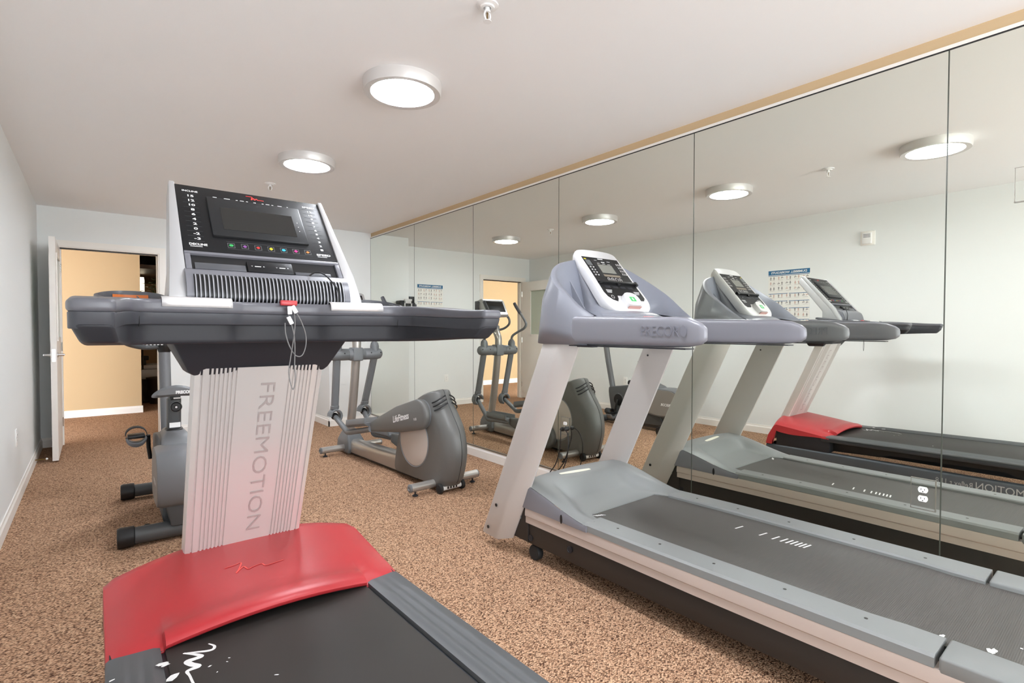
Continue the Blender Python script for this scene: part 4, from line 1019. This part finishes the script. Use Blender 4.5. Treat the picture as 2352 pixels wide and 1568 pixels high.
for r_ in range(4):
    for c in range(3):
        x, y = 0.106 + 0.014 * c, 0.080 + 0.024 * r_
        b.fbox(G, (x - 0.0045, y, 0.0088), (x + 0.0045, y + 0.0012, 0.0092)); b.fbox(G, (x - 0.0045, y + 0.011, 0.0088), (x + 0.0045, y + 0.0122, 0.0092)); b.fbox(G, (x - 0.001, y + 0.003, 0.0088), (x + 0.002, y + 0.009, 0.0092))
for r_ in range(4):
    for c in range(2):
        x, y = -0.122 + 0.022 * c, 0.118 + 0.019 * r_
        b.fbox(G, (x - 0.006, y, 0.0088), (x + 0.007, y + 0.0016, 0.0092)); b.fbox(G, (x - 0.006, y + 0.005, 0.0088), (x + 0.004, y + 0.008, 0.0092))
for k in range(4):
    x = -0.038 + 0.030 * k
    ringp = [(x + 0.0115 * math.cos(a), 0.206 + 0.013 * math.sin(a)) for a in [2 * PI * j / 18 for j in range(18)]]; ringq = [(x + 0.0098 * math.cos(a), 0.206 + 0.0112 * math.sin(a)) for a in [2 * PI * j / 18 for j in range(18)]]
    b.loft([[G(*p, 0.0092) for p in ringp], [G(*p, 0.0092) for p in ringq]], cap=False)
b.text('0', G(-0.038, 0.206, 0.0093), (1, 0, 0), -e2, h=0.010); b.text('8', G(-0.008, 0.206, 0.0093), (1, 0, 0), -e2, h=0.010); b.text('0', G(0.052, 0.206, 0.0093), (1, 0, 0), -e2, h=0.010)
for x, y in ((-0.10, 0.285), (0.115, 0.290)):
    for k in range(3): b.fbox(G, (x - 0.024, y + 0.008 * k, 0.0088), (x + 0.022 - 0.006 * k, y + 0.003 + 0.008 * k, 0.0092))
rp = [2 * PI * j / 18 for j in range(18)]
b.loft([[G(-0.105 + r_ * math.cos(a), 0.333 + r_ * math.sin(a), 0.0092) for a in rp] for r_ in (0.011, 0.0092)], cap=False)
b.build('panel_print', 'print', pan, smooth=0, weld=False)
b = MB(); b.fbox(G, (-0.134, 0.060, 0.0088), (-0.118, 0.066, 0.0093)); b.build('yellow_mark', 'yellow', pan, smooth=0)
b = MB(); b.fbox(G, (-0.134, 0.070, 0.0088), (-0.095, 0.110, 0.0092)); b.build('program_chart', M('chart_grey', (92, 96, 98), 0.4), pan, smooth=0)
# reading ledge
b = MB(); b.fbox(G, (-0.146, 0.231, 0.006), (0.150, 0.243, 0.024)); b.fbox(G, (-0.146, 0.228, 0.008), (-0.128, 0.246, 0.020)); b.fbox(G, (0.132, 0.228, 0.008), (0.150, 0.252, 0.026)); b.fbox(G, (-0.012, 0.238, 0.008), (0.012, 0.252, 0.020))
b.build('reading_ledge', 'black', con2, bevel=0.0015, weld=False)
b = MB()
for k in range(4): b.fbox(G, (-0.115 + 0.06 * k, 0.256, 0.0088), (-0.075 + 0.06 * k, 0.272, 0.0098))
b.build('panel_keys', 'darkgrey', pan, bevel=0.0005, weld=False)
# stop switch block
sb = [Vector((x, y, 0)) for x, y in ((-0.052, 0.322), (0.052, 0.322), (0.058, 0.395), (0.040, 0.408), (-0.040, 0.408), (-0.058, 0.395))]
sb = [(p.x, p.y) for p in chaikin(sb, 2)]
stop = MB().loft([[G(x, y, o) for x, y in sb] for o in (0.004, 0.030, 0.034)]).build('stop_block', 'tray', con2, smooth=40)
b = MB(); b.fbox(G, (-0.020, 0.352, 0.034), (0.020, 0.382, 0.0345)); b.build('stop_label', 'green', stop, smooth=0)
b = MB(); b.text('0', G(0, 0.367, 0.0348), (1, 0, 0), -e2, h=0.018, bold=0.03); b.build('stop_print', 'print', stop, smooth=0)
b = MB(); b.fbox(G, (-0.048, 0.4085, 0.006), (0.048, 0.4100, 0.026)); b.build('stop_front', M('stop_red_tint', (196, 150, 142), 0.4), stop, smooth=0)
b = MB(); b.box((q - 0.03, 1.6005, 1.255), (q + 0.05, 1.604, 1.264)); b.build('red_light', 'redicon', pt)
# ============================================================ elliptical trainer (local frame: x lateral, y forward, z up)
el = thing('elliptical_trainer', 'grey elliptical trainer with rounded drive housing and beige side disc, beside the mirror wall', 'elliptical trainer', (2.06, 3.374, 0), 0.0613, local=True)
def stab(y, nm, half=0.31):
    s = MB().tube([(-half + 0.012, y, 0.062), (half - 0.012, y, 0.062)], 0.030, 20).build(nm, 'ellmetal', el)
    for k in (-1, 1):
        MB().lathe([(0.030, 0), (0.030, k * 0.008), (0.022, k * 0.014), (0.012, k * 0.014), (0.010, k * 0.010), (0.0005, k * 0.010)], (k * (half - 0.012), y, 0.062), 20, 'x').build('end_cap', 'elldark', s)
        MB().lathe([(0.02, 0), (0.021, 0.006), (0.012, 0.012), (0.006, 0.014), (0.006, 0.04)], (k * (half - 0.05), y, 0), 16).build('leveling_foot', 'darkgrey', s)
stab(0.0, 'rear_stabilizer'); stab(1.575, 'front_stabilizer', 0.315)
# rail between housing and mast
prof = [(-0.058, 0.03), (0.058, 0.03), (0.062, 0.05), (0.062, 0.105), (0.050, 0.135), (0.025, 0.150), (-0.025, 0.150), (-0.050, 0.135), (-0.062, 0.105), (-0.062, 0.05)]
MB().loft([[(x, 0.45, z + 0.02 * (z > 0.06)) for x, z in prof], [(x, 1.52, z * 0.97) for x, z in prof]]).build('rail', 'ellmetal', el, smooth=50)
MB().box((-0.056, 0.30, 0.018), (0.056, 1.55, 0.031)).build('rail_underside', 'black', el)
# drive housing
outl = [(0.56, 0.045), (0.575, 0.09), (0.555, 0.20), (0.505, 0.36), (0.43, 0.50), (0.34, 0.61), (0.24, 0.680), (0.14, 0.722), (0.05, 0.742), (0.013, 0.739), (-0.029, 0.664), (-0.11, 0.56), (-0.179, 0.463), (-0.210, 0.351), (-0.210, 0.25), (-0.180, 0.139), (-0.145, 0.075), (-0.05, 0.045)]
OS = smooth_path([(0, y, z) for y, z in outl] + [(0, *outl[0])], 4)[:-1]
def slice_(x):
    t = min(1.0, abs(x) / 0.105); k = 1 - math.sqrt(max(0.0, 1 - t ** 2.2)); r = []
    for p in OS:
        back = sst(0.30, -0.10, p.y)
        y = p.y + k * (0.13 * back - 0.012 * (1 - back))
        z = p.z - k * (0.045 * sst(0.55, 0.74, p.z)) + k * 0.01 * sst(0.12, 0.04, p.z)
        r.append((x, y, z))
    return r
hs = MB().loft([slice_(x) for x in (-0.105, -0.1035, -0.099, -0.088, -0.07, -0.045, -0.02, -0.0015, 0.0015, 0.02, 0.045, 0.07, 0.088, 0.099, 0.1035, 0.105)]).build('drive_housing', 'ellgrey', el, smooth=42)
MB().tube([(0, p.y, p.z) for p in OS if p.y < 0.20 and p.z > 0.07], 0.0022, 6).build('seam', 'black', hs)
for s in (-1, 1):
    b = MB()
    for k in range(3):
        P = [Vector((s * lerp(0.100, 0.018, t), lerp(0.10, -0.03, t) - 0.028 * k + 0.02 * math.sin(PI * t), lerp(0.655, 0.710, t) - 0.027 * k + 0.006 * math.sin(PI * t))) for t in [i / 8 for i in range(9)]]
        Q = []
        for p in P:   # sit on the shell
            tt = min(1.0, abs(p.x) / 0.105); kk = 1 - math.sqrt(max(0, 1 - tt ** 2.2))
            zz = p.z; yy = -0.029 + (0.664 - zz) * -1.0 * 0 + (0.013 + (0.739 - zz) * -0.56) + kk * 0.13
            Q.append(Vector((p.x, yy - 0.002, zz)))
        b.tube(Q, 0.0052, 6)
    b.build('vent_slot', 'black', hs, weld=False)
    b = MB(); b.lathe([(0.0005, 0), (0.010, 0.0), (0.011, s * 0.002)], (s * 0.105, 0.27, 0.345), 12, 'x'); b.build('axle_mark', 'black', hs)
    # beige disc on the side
    MB().lathe([(0.0005, s * 0.006), (0.190, s * 0.006), (0.197, s * 0.003), (0.199, 0.0), (0.199, -s * 0.01)], (s * 0.104, 0.272, 0.340), 56, 'x').build('side_disc', 'ellbeige', el, smooth=30)
    MB().lathe([(0.200, 0.0), (0.205, s * 0.005), (0.210, 0.0)], (s * 0.1045, 0.272, 0.340), 56, 'x', cap=False).build('disc_rim', 'elldark', el, smooth=60)
# wheels at the tail
b0 = MB().tube([(-0.085, -0.075, 0.036), (0.085, -0.075, 0.036)], 0.020, 16).build('wheel_axle_cover', 'white', el)
b = MB()
for k in range(4): b.box((-0.045 + 0.025 * k, -0.0955, 0.028), (-0.032 + 0.025 * k, -0.0945, 0.046))
b.build('axle_print', 'black', b0, weld=False)
for s in (-1, 1):
    MB().lathe([(0.006, -0.014), (0.030, -0.014), (0.036, -0.009), (0.036, 0.009), (0.030, 0.014), (0.006, 0.014)], (s * 0.098, -0.075, 0.036), 24, 'x').build('wheel', 'rubber', el)
MB().loft([[(-0.105 * k, lerp(0.05, -0.10, t), z) for t in (0, 1)] + [(0.105 * k, lerp(0.05, -0.10, t), z) for t in (1, 0)] for k, z, t in ((0.78, 0.046, 0), (0.82, 0.08, 0), (0.78, 0.11, 0))]).build('stabilizer_cover', 'ellgrey', el, bevel=0.02, seg=3)

# pedal levers: big crank boss, tapering shroud, foot tray, tube to the swing arm
def lever(s, bc, nose, trayz, bend, ball, text=False):
    bc, nose = Vector((0, *bc)), Vector((0, *nose)); d = (nose - bc).normalized(); n = Vector((0, -d.z, d.y))
    L_ = (nose - bc).length; R0, R1 = 0.116, 0.038
    pts = [bc + (d * math.cos(a) + n * math.sin(a)) * R0 for a in [PI * 0.50 + PI * k / 14 for k in range(15)]]
    pts = pts + [bc + d * (L_ * 0.35) - n * 0.102, bc + d * (L_ * 0.72) - n * 0.066, nose - n * R1 - d * 0.01, nose - n * (R1 * 0.7), nose + n * (R1 * 0.7), nose + n * R1 - d * 0.01, bc + d * (L_ * 0.72) + n * 0.072, bc + d * (L_ * 0.38) + n * 0.108]
    c0 = sum(pts, Vector()) / len(pts)
    lv = MB().loft([[Vector((s * x, (c0 + (p - c0) * k).y, (c0 + (p - c0) * k).z)) for p in pts] for x, k in ((0.112, 0.94), (0.116, 0.985), (0.124, 1.0), (0.146, 1.0), (0.157, 0.97), (0.163, 0.91))]).build('lever_cover', 'ellgrey', el, smooth=45)
    MB().lathe([(0.06, 0), (0.108, 0), (0.111, s * 0.005), (0.111, s * 0.018)], (s * 0.100, bc.y, bc.z), 40, 'x').build('crank_boss', 'elldark', el)
    b = MB()
    for f_, o_ in ((0.10, 0.078), (0.10, -0.078), (0.45, 0.072), (0.45, -0.066)):
        c = bc + d * (L_ * f_) + n * o_; b.lathe([(0.0004, s * 0.001), (0.0085, s * 0.001), (0.009, -s * 0.003)], (s * 0.1595, c.y, c.z), 10, 'x')
    b.build('screw_hole', 'black', lv, weld=False)
    b = MB(); ex = (0, -s * 1, 0)
    dd = d if s > 0 else -d
    c = bc + d * (L_ * 0.30) + n * 0.012
    b.text('LifeFitness', (s * 0.1636, c.y, c.z), dd, n if dd.cross(n).x * s > 0 else -n, h=0.052, wd=0.25, bold=0.02, shear=0.25)
    b.text('9100', (s * 0.1636, bc.y + d.y * 0.03 - n.y * 0.03, bc.z + d.z * 0.03 - n.z * 0.03), dd, n if dd.cross(n).x * s > 0 else -n, h=0.020, wd=0.040)
    b.build('lever_lettering', 'print', lv, smooth=0)
    # tube under the tray to the bend and up to the ball joint
    MB().tube(smooth_path([(s * 0.155, nose.y - 0.03, nose.z - 0.012), (s * 0.158, lerp(nose.y, bend[0], 0.6), lerp(nose.z, bend[1], 0.7)), (s * 0.160, bend[0], bend[1]), (s * 0.162, lerp(bend[0], ball[0], 0.25), lerp(bend[1], ball[1], 0.22)), (s * 0.165, ball[0], ball[1])], 5), 0.024, 14).build('lever_tube', 'elldark', el)
    # foot tray
    y0, y1 = nose.y - 0.02, nose.y + 0.40; rings = []
    for i in range(9):
        t = i / 8; y = lerp(y0, y1, t); zc = lerp(trayz[0], trayz[1], t); hw_ = 0.062 * (1 - 0.25 * t ** 3) * (1 if t < 0.99 else 0.8)
        cx = s * 0.145
        rings.append([(cx - hw_, y, zc + 0.048), (cx - hw_ - 0.006, y, zc), (cx - hw_ * 0.6, y, zc - 0.022), (cx + hw_ * 0.6, y, zc - 0.022), (cx + hw_ + 0.006, y, zc), (cx + hw_, y, zc + 0.048), (cx + hw_ * 0.86, y, zc + 0.048), (cx + hw_ * 0.8, y, zc + 0.004), (cx - hw_ * 0.8, y, zc + 0.004), (cx - hw_ * 0.86, y, zc + 0.048)])
    MB().loft(rings).build('foot_tray', 'elldark', el, smooth=40, bevel=0.003)
lever(-1, (0.135, 0.560), (0.905, 0.358), (0.398, 0.325), (1.31, 0.258), (1.585, 0.370))
lever(1, (0.400, 0.150), (1.03, 0.215), (0.235, 0.225), (1.42, 0.180), (1.650, 0.377))

# mast and its foot cover
mp = smooth_path([(0, 1.628, 0.14), (0, 1.545, 0.50), (0, 1.478, 0.90), (0, 1.460, 1.05), (0, 1.472, 1.12), (0, 1.53, 1.205), (0, 1.60, 1.30), (0, 1.62, 1.38)], 6)
MB().tube(mp, 0.041, 20).build('mast', 'ellmetal', el)
MB().loft([[(-w_, y0, z), (w_, y0, z), (w_ * 0.8, y1, z), (-w_ * 0.8, y1, z)] for w_, y0, y1, z in ((0.090, 1.48, 1.72, 0.012), (0.092, 1.46, 1.76, 0.06), (0.085, 1.475, 1.75, 0.13), (0.065, 1.535, 1.70, 0.20), (0.047, 1.57, 1.672, 0.235))]).build('mast_cover', 'elldark', el, bevel=0.018, seg=3)
# cross head that carries the swing arms
ch = MB().loft([[(x, 1.474 + r * math.cos(a), 0.962 + r * 1.05 * math.sin(a)) for a in [2 * PI * k / 20 for k in range(20)]] for x, r in ((-0.268, 0.014), (-0.263, 0.032), (-0.248, 0.047), (-0.22, 0.053), (-0.085, 0.053), (-0.082, 0.050), (-0.078, 0.053), (0.078, 0.053), (0.082, 0.050), (0.085, 0.053), (0.22, 0.053), (0.248, 0.047), (0.263, 0.032), (0.268, 0.014))]).build('cross_head', 'elldark', el, smooth=50)
MB().box((-0.050, 1.415, 0.900), (0.050, 1.530, 1.026)).build('mast_clamp', 'elldark', el, bevel=0.012, seg=3)
b = MB()
for x in (-0.235, -0.135, 0.135, 0.235): b.ball((x, 1.474 - 0.051, 0.975), (0.007, 0.004, 0.007), 10, 6)
b.build('screw_hole', 'black', ch, weld=False)
for s, by, bz in ((-1, 1.585, 0.370), (1, 1.650, 0.377)):
    MB().loft([[(s * lerp(0.190, 0.168, t) + a * 0.032 * k, lerp(1.475, by - 0.005, t) + c * 0.022 * k, lerp(0.93, bz + 0.07, t)) for a, c in ((-1, -.6), (-.6, -1), (.6, -1), (1, -.6), (1, .6), (.6, 1), (-.6, 1), (-1, .6))] for t, k in ((0, 1.0), (0.5, 1.0), (0.93, 1.0), (0.94, 1.12), (1.0, 1.12))]).build('swing_arm', 'elldark', el, smooth=30)
    # open ball cup at its foot
    b = MB(); rings = []
    for i in range(15):
        a = math.radians(-55 + 290 * i / 14)
        rings.append([(s * 0.165 + w_, by + r_ * math.sin(a) * 1.0, bz + 0.010 + r_ * math.cos(a)) for w_, r_ in ((-0.040, 0.052), (0.040, 0.052), (0.044, 0.046), (0.036, 0.040), (-0.036, 0.040), (-0.044, 0.046))])
    # cup open towards the user: the arc leaves the lower rear free
    rings = []
    for i in range(13):
        a = math.radians(-60 + 240 * i / 12)
        rings.append([(s * 0.165 + r_ * math.cos(a) * 0.92, by - 0.005 + w_, bz + 0.005 + r_ * math.sin(a)) for w_, r_ in ((-0.040, 0.060), (-0.034, 0.068), (0.036, 0.070), (0.040, 0.060), (0.034, 0.047), (-0.034, 0.047))])
    b.loft(rings); b.build('joint_cup', 'elldark', el, smooth=50)
    MB().ball((s * 0.165, by + 0.004, bz), 0.034, 16, 10).build('joint_ball', 'black', el)
    # bulb on the cross head and the moving handle
    MB().lathe([(0.040, -0.03), (0.041, 0.0), (0.043, 0.028), (0.037, 0.058), (0.022, 0.078), (0.015, 0.085)], (s * 0.190, 1.468, 1.005), 20).build('handle_socket', 'elldark', el, smooth=60)
    k_ = -0.085 if s > 0 else 0.0
    hp = smooth_path([(s * 0.190, 1.468, 1.06), (s * 0.200, 1.462 + k_ * 0.4, 1.125), (s * 0.225, 1.38 + k_ * 0.8, 1.175), (s * 0.245, 1.295 + k_, 1.215), (s * 0.255, 1.268 + k_, 1.262), (s * 0.25, 1.30 + k_, 1.32), (s * 0.245, 1.375 + k_, 1.395)], 6)
    MB().tube(hp, 0.0145, 12).build('moving_handle', 'elldark', el)
    MB().tube([(s * 0.245, 1.370 + k_, 1.390), (s * 0.240, 1.445 + k_, 1.470), (s * 0.238, 1.478 + k_, 1.512)], [0.0195, 0.0195, 0.018], 14).build('handle_grip', 'midgrey', el)
    # fixed pulse handle
    MB().tube(smooth_path([(s * 0.03, 1.60, 1.205), (s * 0.10, 1.62, 1.195), (s * 0.155, 1.57, 1.215), (s * 0.175, 1.50, 1.262), (s * 0.172, 1.488, 1.318), (s * 0.16, 1.53, 1.372), (s * 0.155, 1.565, 1.398)], 6), 0.0135, 12).build('fixed_handle', 'elldark', el)
# console
MB().box((-0.09, 1.56, 1.175), (0.09, 1.67, 1.25)).build('console_bracket', 'elldark', el, bevel=0.015, seg=3)
pr = [(1.50, 1.345), (1.475, 1.375), (1.585, 1.545), (1.62, 1.556), (1.70, 1.545), (1.71, 1.42), (1.62, 1.345)]
cons = MB().loft([[(x, c[0] * 1.0 + (0.0 if abs(x) < 0.18 else 0.01), c[1]) for c in pr] for x in (-0.155, -0.14, 0.125, 0.14)]).build('console', 'silver', el, bevel=0.008, seg=3)
K = lambda x, s_, o: Vector((x, 1.585, 1.545)) + Vector((0, -0.543, -0.840)) * s_ + Vector((0, -0.840, 0.543)) * o
MB().fbox(K, (-0.125, 0.02, -0.002), (0.11, 0.165, 0.006)).build('console_face', 'facegrey', cons, bevel=0.002)
MB().fbox(K, (-0.10, 0.035, 0.006), (0.10, 0.085, 0.0075)).build('console_display', 'screen', cons)
b = MB()
for x in (0.138, 0.108): b.box((x, 1.66, 1.40), (x + 0.020, 1.735, 1.535))
b.build('rear_ribs', 'lavgrey', cons, bevel=0.008, weld=False)
# ============================================================ upright exercise bike (local frame: x lateral, y forward, z up)
bk = thing('exercise_bike', 'dark grey upright exercise bike with post seat, partly hidden behind the silver treadmill column', 'exercise bike', (0.39, 3.54, 0), -0.02, local=True)
for y, r, hlf, nm in ((0.0, 0.046, 0.285, 'rear_stabilizer'), (1.0, 0.042, 0.255, 'front_stabilizer')):
    st = MB().tube([(-hlf, y, 0.057), (hlf, y, 0.057)], r, 24).build(nm, 'biked', bk)
    for s in (-1, 1):
        MB().lathe([(0.048, s * -0.065), (0.055, s * -0.060), (0.056, 0), (0.050, s * 0.014), (0.0005, s * 0.016)], (s * hlf, y, 0.057), 28, 'x').build('end_cap', 'black', st)
# spine at floor level
MB().loft([[(-0.045 * k, y, z0), (0.045 * k, y, z0), (0.045 * k, y, z1), (-0.045 * k, y, z1)] for y, k, z0, z1 in ((-0.03, 1, 0.03, 0.09), (0.5, 1.1, 0.03, 0.10), (1.03, 1, 0.03, 0.09))]).build('frame_spine', 'biked', bk, bevel=0.012)
# main body
bd_ = [(0.845, 0.07), (0.90, 0.30), (0.915, 0.455), (0.85, 0.478), (0.70, 0.500), (0.53, 0.525), (0.30, 0.530), (0.20, 0.50), (0.16, 0.40), (0.14, 0.20), (0.10, 0.10), (0.12, 0.07)]
B2 = smooth_path([(0, y, z) for y, z in bd_] + [(0, *bd_[0])], 3)[:-1]
cB = sum(B2, Vector()) / len(B2)
body = MB().loft([[(x, (cB + (p - cB) * k).y, (cB + (p - cB) * k).z) for p in B2] for x, k in ((-0.085, 0.93), (-0.082, 0.975), (-0.070, 1.0), (0.070, 1.0), (0.082, 0.975), (0.085, 0.93))]).build('body_cover', 'biked', bk, smooth=40)
# rear generator housing: rounded drum with a paler edge band
hp_ = [(0.30, 0.20), (0.33, 0.30), (0.30, 0.42), (0.22, 0.500), (0.10, 0.515), (0.0, 0.512), (-0.06, 0.500), (-0.115, 0.462), (-0.135, 0.40), (-0.135, 0.29), (-0.105, 0.225), (-0.03, 0.195), (0.15, 0.185)]
H2 = smooth_path([(0, y, z) for y, z in hp_] + [(0, *hp_[0])], 3)[:-1]; cH = sum(H2, Vector()) / len(H2)
hs_ = MB().loft([[(x, (cH + (p - cH) * k).y, (cH + (p - cH) * k).z) for p in H2] for x, k in ((-0.122, 0.90), (-0.120, 0.95), (-0.100, 1.0), (0.100, 1.0), (0.120, 0.95), (0.122, 0.90))]).build('drive_housing', 'bikem', bk, smooth=40)
for s in (-1, 1):
    MB().loft([[(s * x, (cH + (p - cH) * k).y, (cH + (p - cH) * k).z) for p in H2] for x, k in ((0.1215, 0.90), (0.1235, 0.885), (0.1235, 0.80))], cap=True).build('side_cover', 'bikel', hs_, smooth=30)
    b = MB(); b.text('PRECOR', (s * 0.1245, 0.03, 0.335), (0, s, 0), (0, 0, 1), h=0.030, wd=0.15, bold=0.03); b.build('housing_lettering', 'print', hs_, smooth=0)
    MB().lathe([(0.005, -0.014), (0.036, -0.014), (0.041, -0.008), (0.041, 0.008), (0.036, 0.014), (0.005, 0.014)], (s * 0.16, 0.085, 0.043), 24, 'x').build('transport_wheel', 'rubber', bk)
MB().loft([[(-w_, y0, z), (w_, y0, z), (w_, y1, z), (-w_, y1, z)] for w_, y0, y1, z in ((0.055, -0.06, 0.30, 0.085), (0.065, -0.055, 0.34, 0.14), (0.085, -0.06, 0.36, 0.215))]).build('housing_leg', 'biked', bk, bevel=0.012)
# raised fin over the body, under the seat post
MB().loft([[(-w_, y0, z), (w_, y0, z), (w_ * 0.8, y1, z), (-w_ * 0.8, y1, z)] for w_, y0, y1, z in ((0.085, 0.10, 0.62, 0.48), (0.08, 0.17, 0.60, 0.53), (0.062, 0.25, 0.50, 0.565))]).build('top_cover', 'bikem', bk, bevel=0.015, seg=3)
# seat post and saddle
pA, pB = Vector((0.0, 0.375, 0.55)), Vector((0.0, 0.345, 0.765))
sec = [(-0.040, 0.03), (-0.034, -0.028), (-0.02, -0.036), (0.02, -0.036), (0.034, -0.028), (0.040, 0.03), (0.025, 0.042), (-0.025, 0.042)]
sp_ = MB().loft([[pA.lerp(pB, t) + Vector((x, y, 0)) for x, y in sec] for t in (0, 1.0)]).build('seat_post', 'biked', bk, bevel=0.006)
MB().loft([[pA + Vector((x * k, y * k, z)) for x, y in sec] for k, z in ((1.25, 0.0), (1.25, 0.018), (1.1, 0.024))]).build('post_collar', 'black', bk, bevel=0.003)
b = MB(); b.box((-0.028, 0.325, 0.585), (0.030, 0.340, 0.615)); b.build('post_label', 'white', sp_)
kn = Vector((0.006, 0.315, 0.715)); b = MB()
b.lathe([(0.030, 0.01), (0.032, -0.012), (0.026, -0.018), (0.024, -0.014), (0.010, -0.014), (0.008, -0.020), (0.0005, -0.020)], kn, 24, 'y'); b.build('adjust_knob', 'black', bk, smooth=50)
b = MB(); b.lathe([(0.0005, -0.0212), (0.006, -0.0212)], kn, 12, 'y', cap=False); b.lathe([(0.030, -0.0135), (0.0315, -0.0125), (0.0325, -0.011)], kn, 24, 'y', cap=False); b.build('knob_ring', 'print', bk, smooth=0, weld=False)
def sad(u, v):
    a = 2 * PI * u; t = v                       # t along the saddle, rear 0 -> nose 1
    y = lerp(0.215, 0.505, t); wd = lerp(0.128, 0.030, sst(0.0, 0.85, t) ** 0.8) * (1 if 0.02 < t < 0.98 else 0.75); th = lerp(0.036, 0.022, t) * (1 if 0.02 < t < 0.98 else 0.6)
    zc = 0.812 + 0.012 * (1 - t) ** 2 - 0.006 * t
    x = wd * math.cos(a); z = zc + th * math.sin(a) * (1.0 if math.sin(a) > 0 else 0.9) - 0.028 * (abs(x) / 0.125) ** 2 * (1 - t)
    return (x, y, z)
n_ = 28
sd_ = MB().loft([[sad(k / n_, t) for k in range(n_)] for t in (0, 0.02, 0.06, 0.15, 0.3, 0.45, 0.6, 0.75, 0.9, 0.98, 1.0)]).build('saddle', 'bikem', bk, smooth=60)
b = MB(); b.text('PRECOR', (0.040, 0.2125, 0.815), (1, 0, 0), (0, 0, 1), h=0.020, wd=0.085, bold=0.06); b.build('saddle_lettering', 'print', sd_, smooth=0)
MB().box((-0.028, 0.27, 0.762), (0.028, 0.44, 0.790)).build('saddle_clamp', 'black', bk, bevel=0.006)
b = MB(); b.box((-0.010, 0.2665, 0.770), (0.026, 0.270, 0.778)); b.build('clamp_label', 'white', bk)
# handlebar post
MB().tube([(0, 0.895, 0.40), (0, 0.985, 0.80), (0, 1.035, 1.06)], 0.036, 20).build('handlebar_post', 'bikem', bk)
MB().lathe([(0.036, 0), (0.048, 0.03), (0.060, 0.07), (0.055, 0.09)], (0, 1.03, 1.03), 20).build('post_head', 'black', bk, smooth=50)
for s in (-1, 1):
    MB().tube(smooth_path([(s * 0.02, 1.02, 1.075), (s * 0.12, 0.98, 1.070), (s * 0.20, 0.90, 1.090), (s * 0.235, 0.82, 1.112), (s * 0.225, 0.72, 1.125), (s * 0.17, 0.68, 1.13)], 6), 0.0175, 12).build('handlebar', 'biked', bk)
cs = [(1.00, 1.10), (0.96, 1.14), (1.02, 1.30), (1.06, 1.31), (1.10, 1.25), (1.09, 1.12)]
cb = MB().loft([[(x, y, z) for y, z in cs] for x in (-0.15, 0.15)]).build('console', 'biked', bk, bevel=0.012, seg=3)
Kb = lambda x, s_, o: Vector((x, 1.02, 1.30)) + Vector((0, -0.351, -0.936)) * s_ + Vector((0, -0.936, 0.351)) * o
MB().fbox(Kb, (-0.12, 0.02, -0.002), (0.12, 0.14, 0.004)).build('console_face', 'screen', cb)
b = MB()
for k in range(6): b.box((-0.135 + 0.022 * k, 0.975, 1.085), (-0.122 + 0.022 * k, 0.978, 1.094))
b.build('console_print', 'print', cb, smooth=0, weld=False)
# cranks and pedals
for s, ang in ((-1, 102), (1, 282)):
    a = math.radians(ang); c = Vector((s * 0.108, 0.745, 0.325)); e = c + Vector((s * 0.012, 0.17 * math.cos(a), 0.17 * math.sin(a)))
    MB().lathe([(0.0005, s * 0.012), (0.068, s * 0.010), (0.078, 0.0), (0.080, -s * 0.03)], (s * 0.085, 0.745, 0.325), 32, 'x').build('crank_cover', 'black', bk, smooth=40)
    MB().tube([c, c.lerp(e, 0.5) + Vector((s * 0.004, 0, 0)), e], 0.013, 10).build('crank_arm', 'black', bk)
    pc = e + Vector((s * 0.065, 0, 0))
    pd = MB().box((pc.x - 0.048, pc.y - 0.045, pc.z - 0.012), (pc.x + 0.048, pc.y + 0.055, pc.z + 0.012)).build('pedal', 'black', bk, bevel=0.008)
    rings = []
    for k in range(17):
        t = PI * k / 16; rings.append([(pc.x + 0.060 * math.cos(t), pc.y + dy + 0.02 * math.sin(t), pc.z + 0.008 + 0.050 * math.sin(t)) for dy in (-0.03, 0.055)])
    sm = MB().loft(rings, closed=False, cap=False).build('pedal_strap', 'rubber', pd, smooth=60); md = sm.modifiers.new('thick', 'SOLIDIFY'); md.thickness = 0.004
    pts = [(0.058 * math.cos(PI + PI * k / 16), 0.062 * math.sin(PI + PI * k / 16)) for k in range(17)] + [(0.044 * math.cos(-PI * k / 16), -0.002 + 0.030 * math.sin(-PI * k / 16)) for k in range(17)]
    MB().loft([[(pc.x + x, pc.y + dy, pc.z - 0.006 + z) for x, z in pts] for dy in (-0.045, 0.03)]).build('pedal_weight', 'bikem', pd, bevel=0.004)
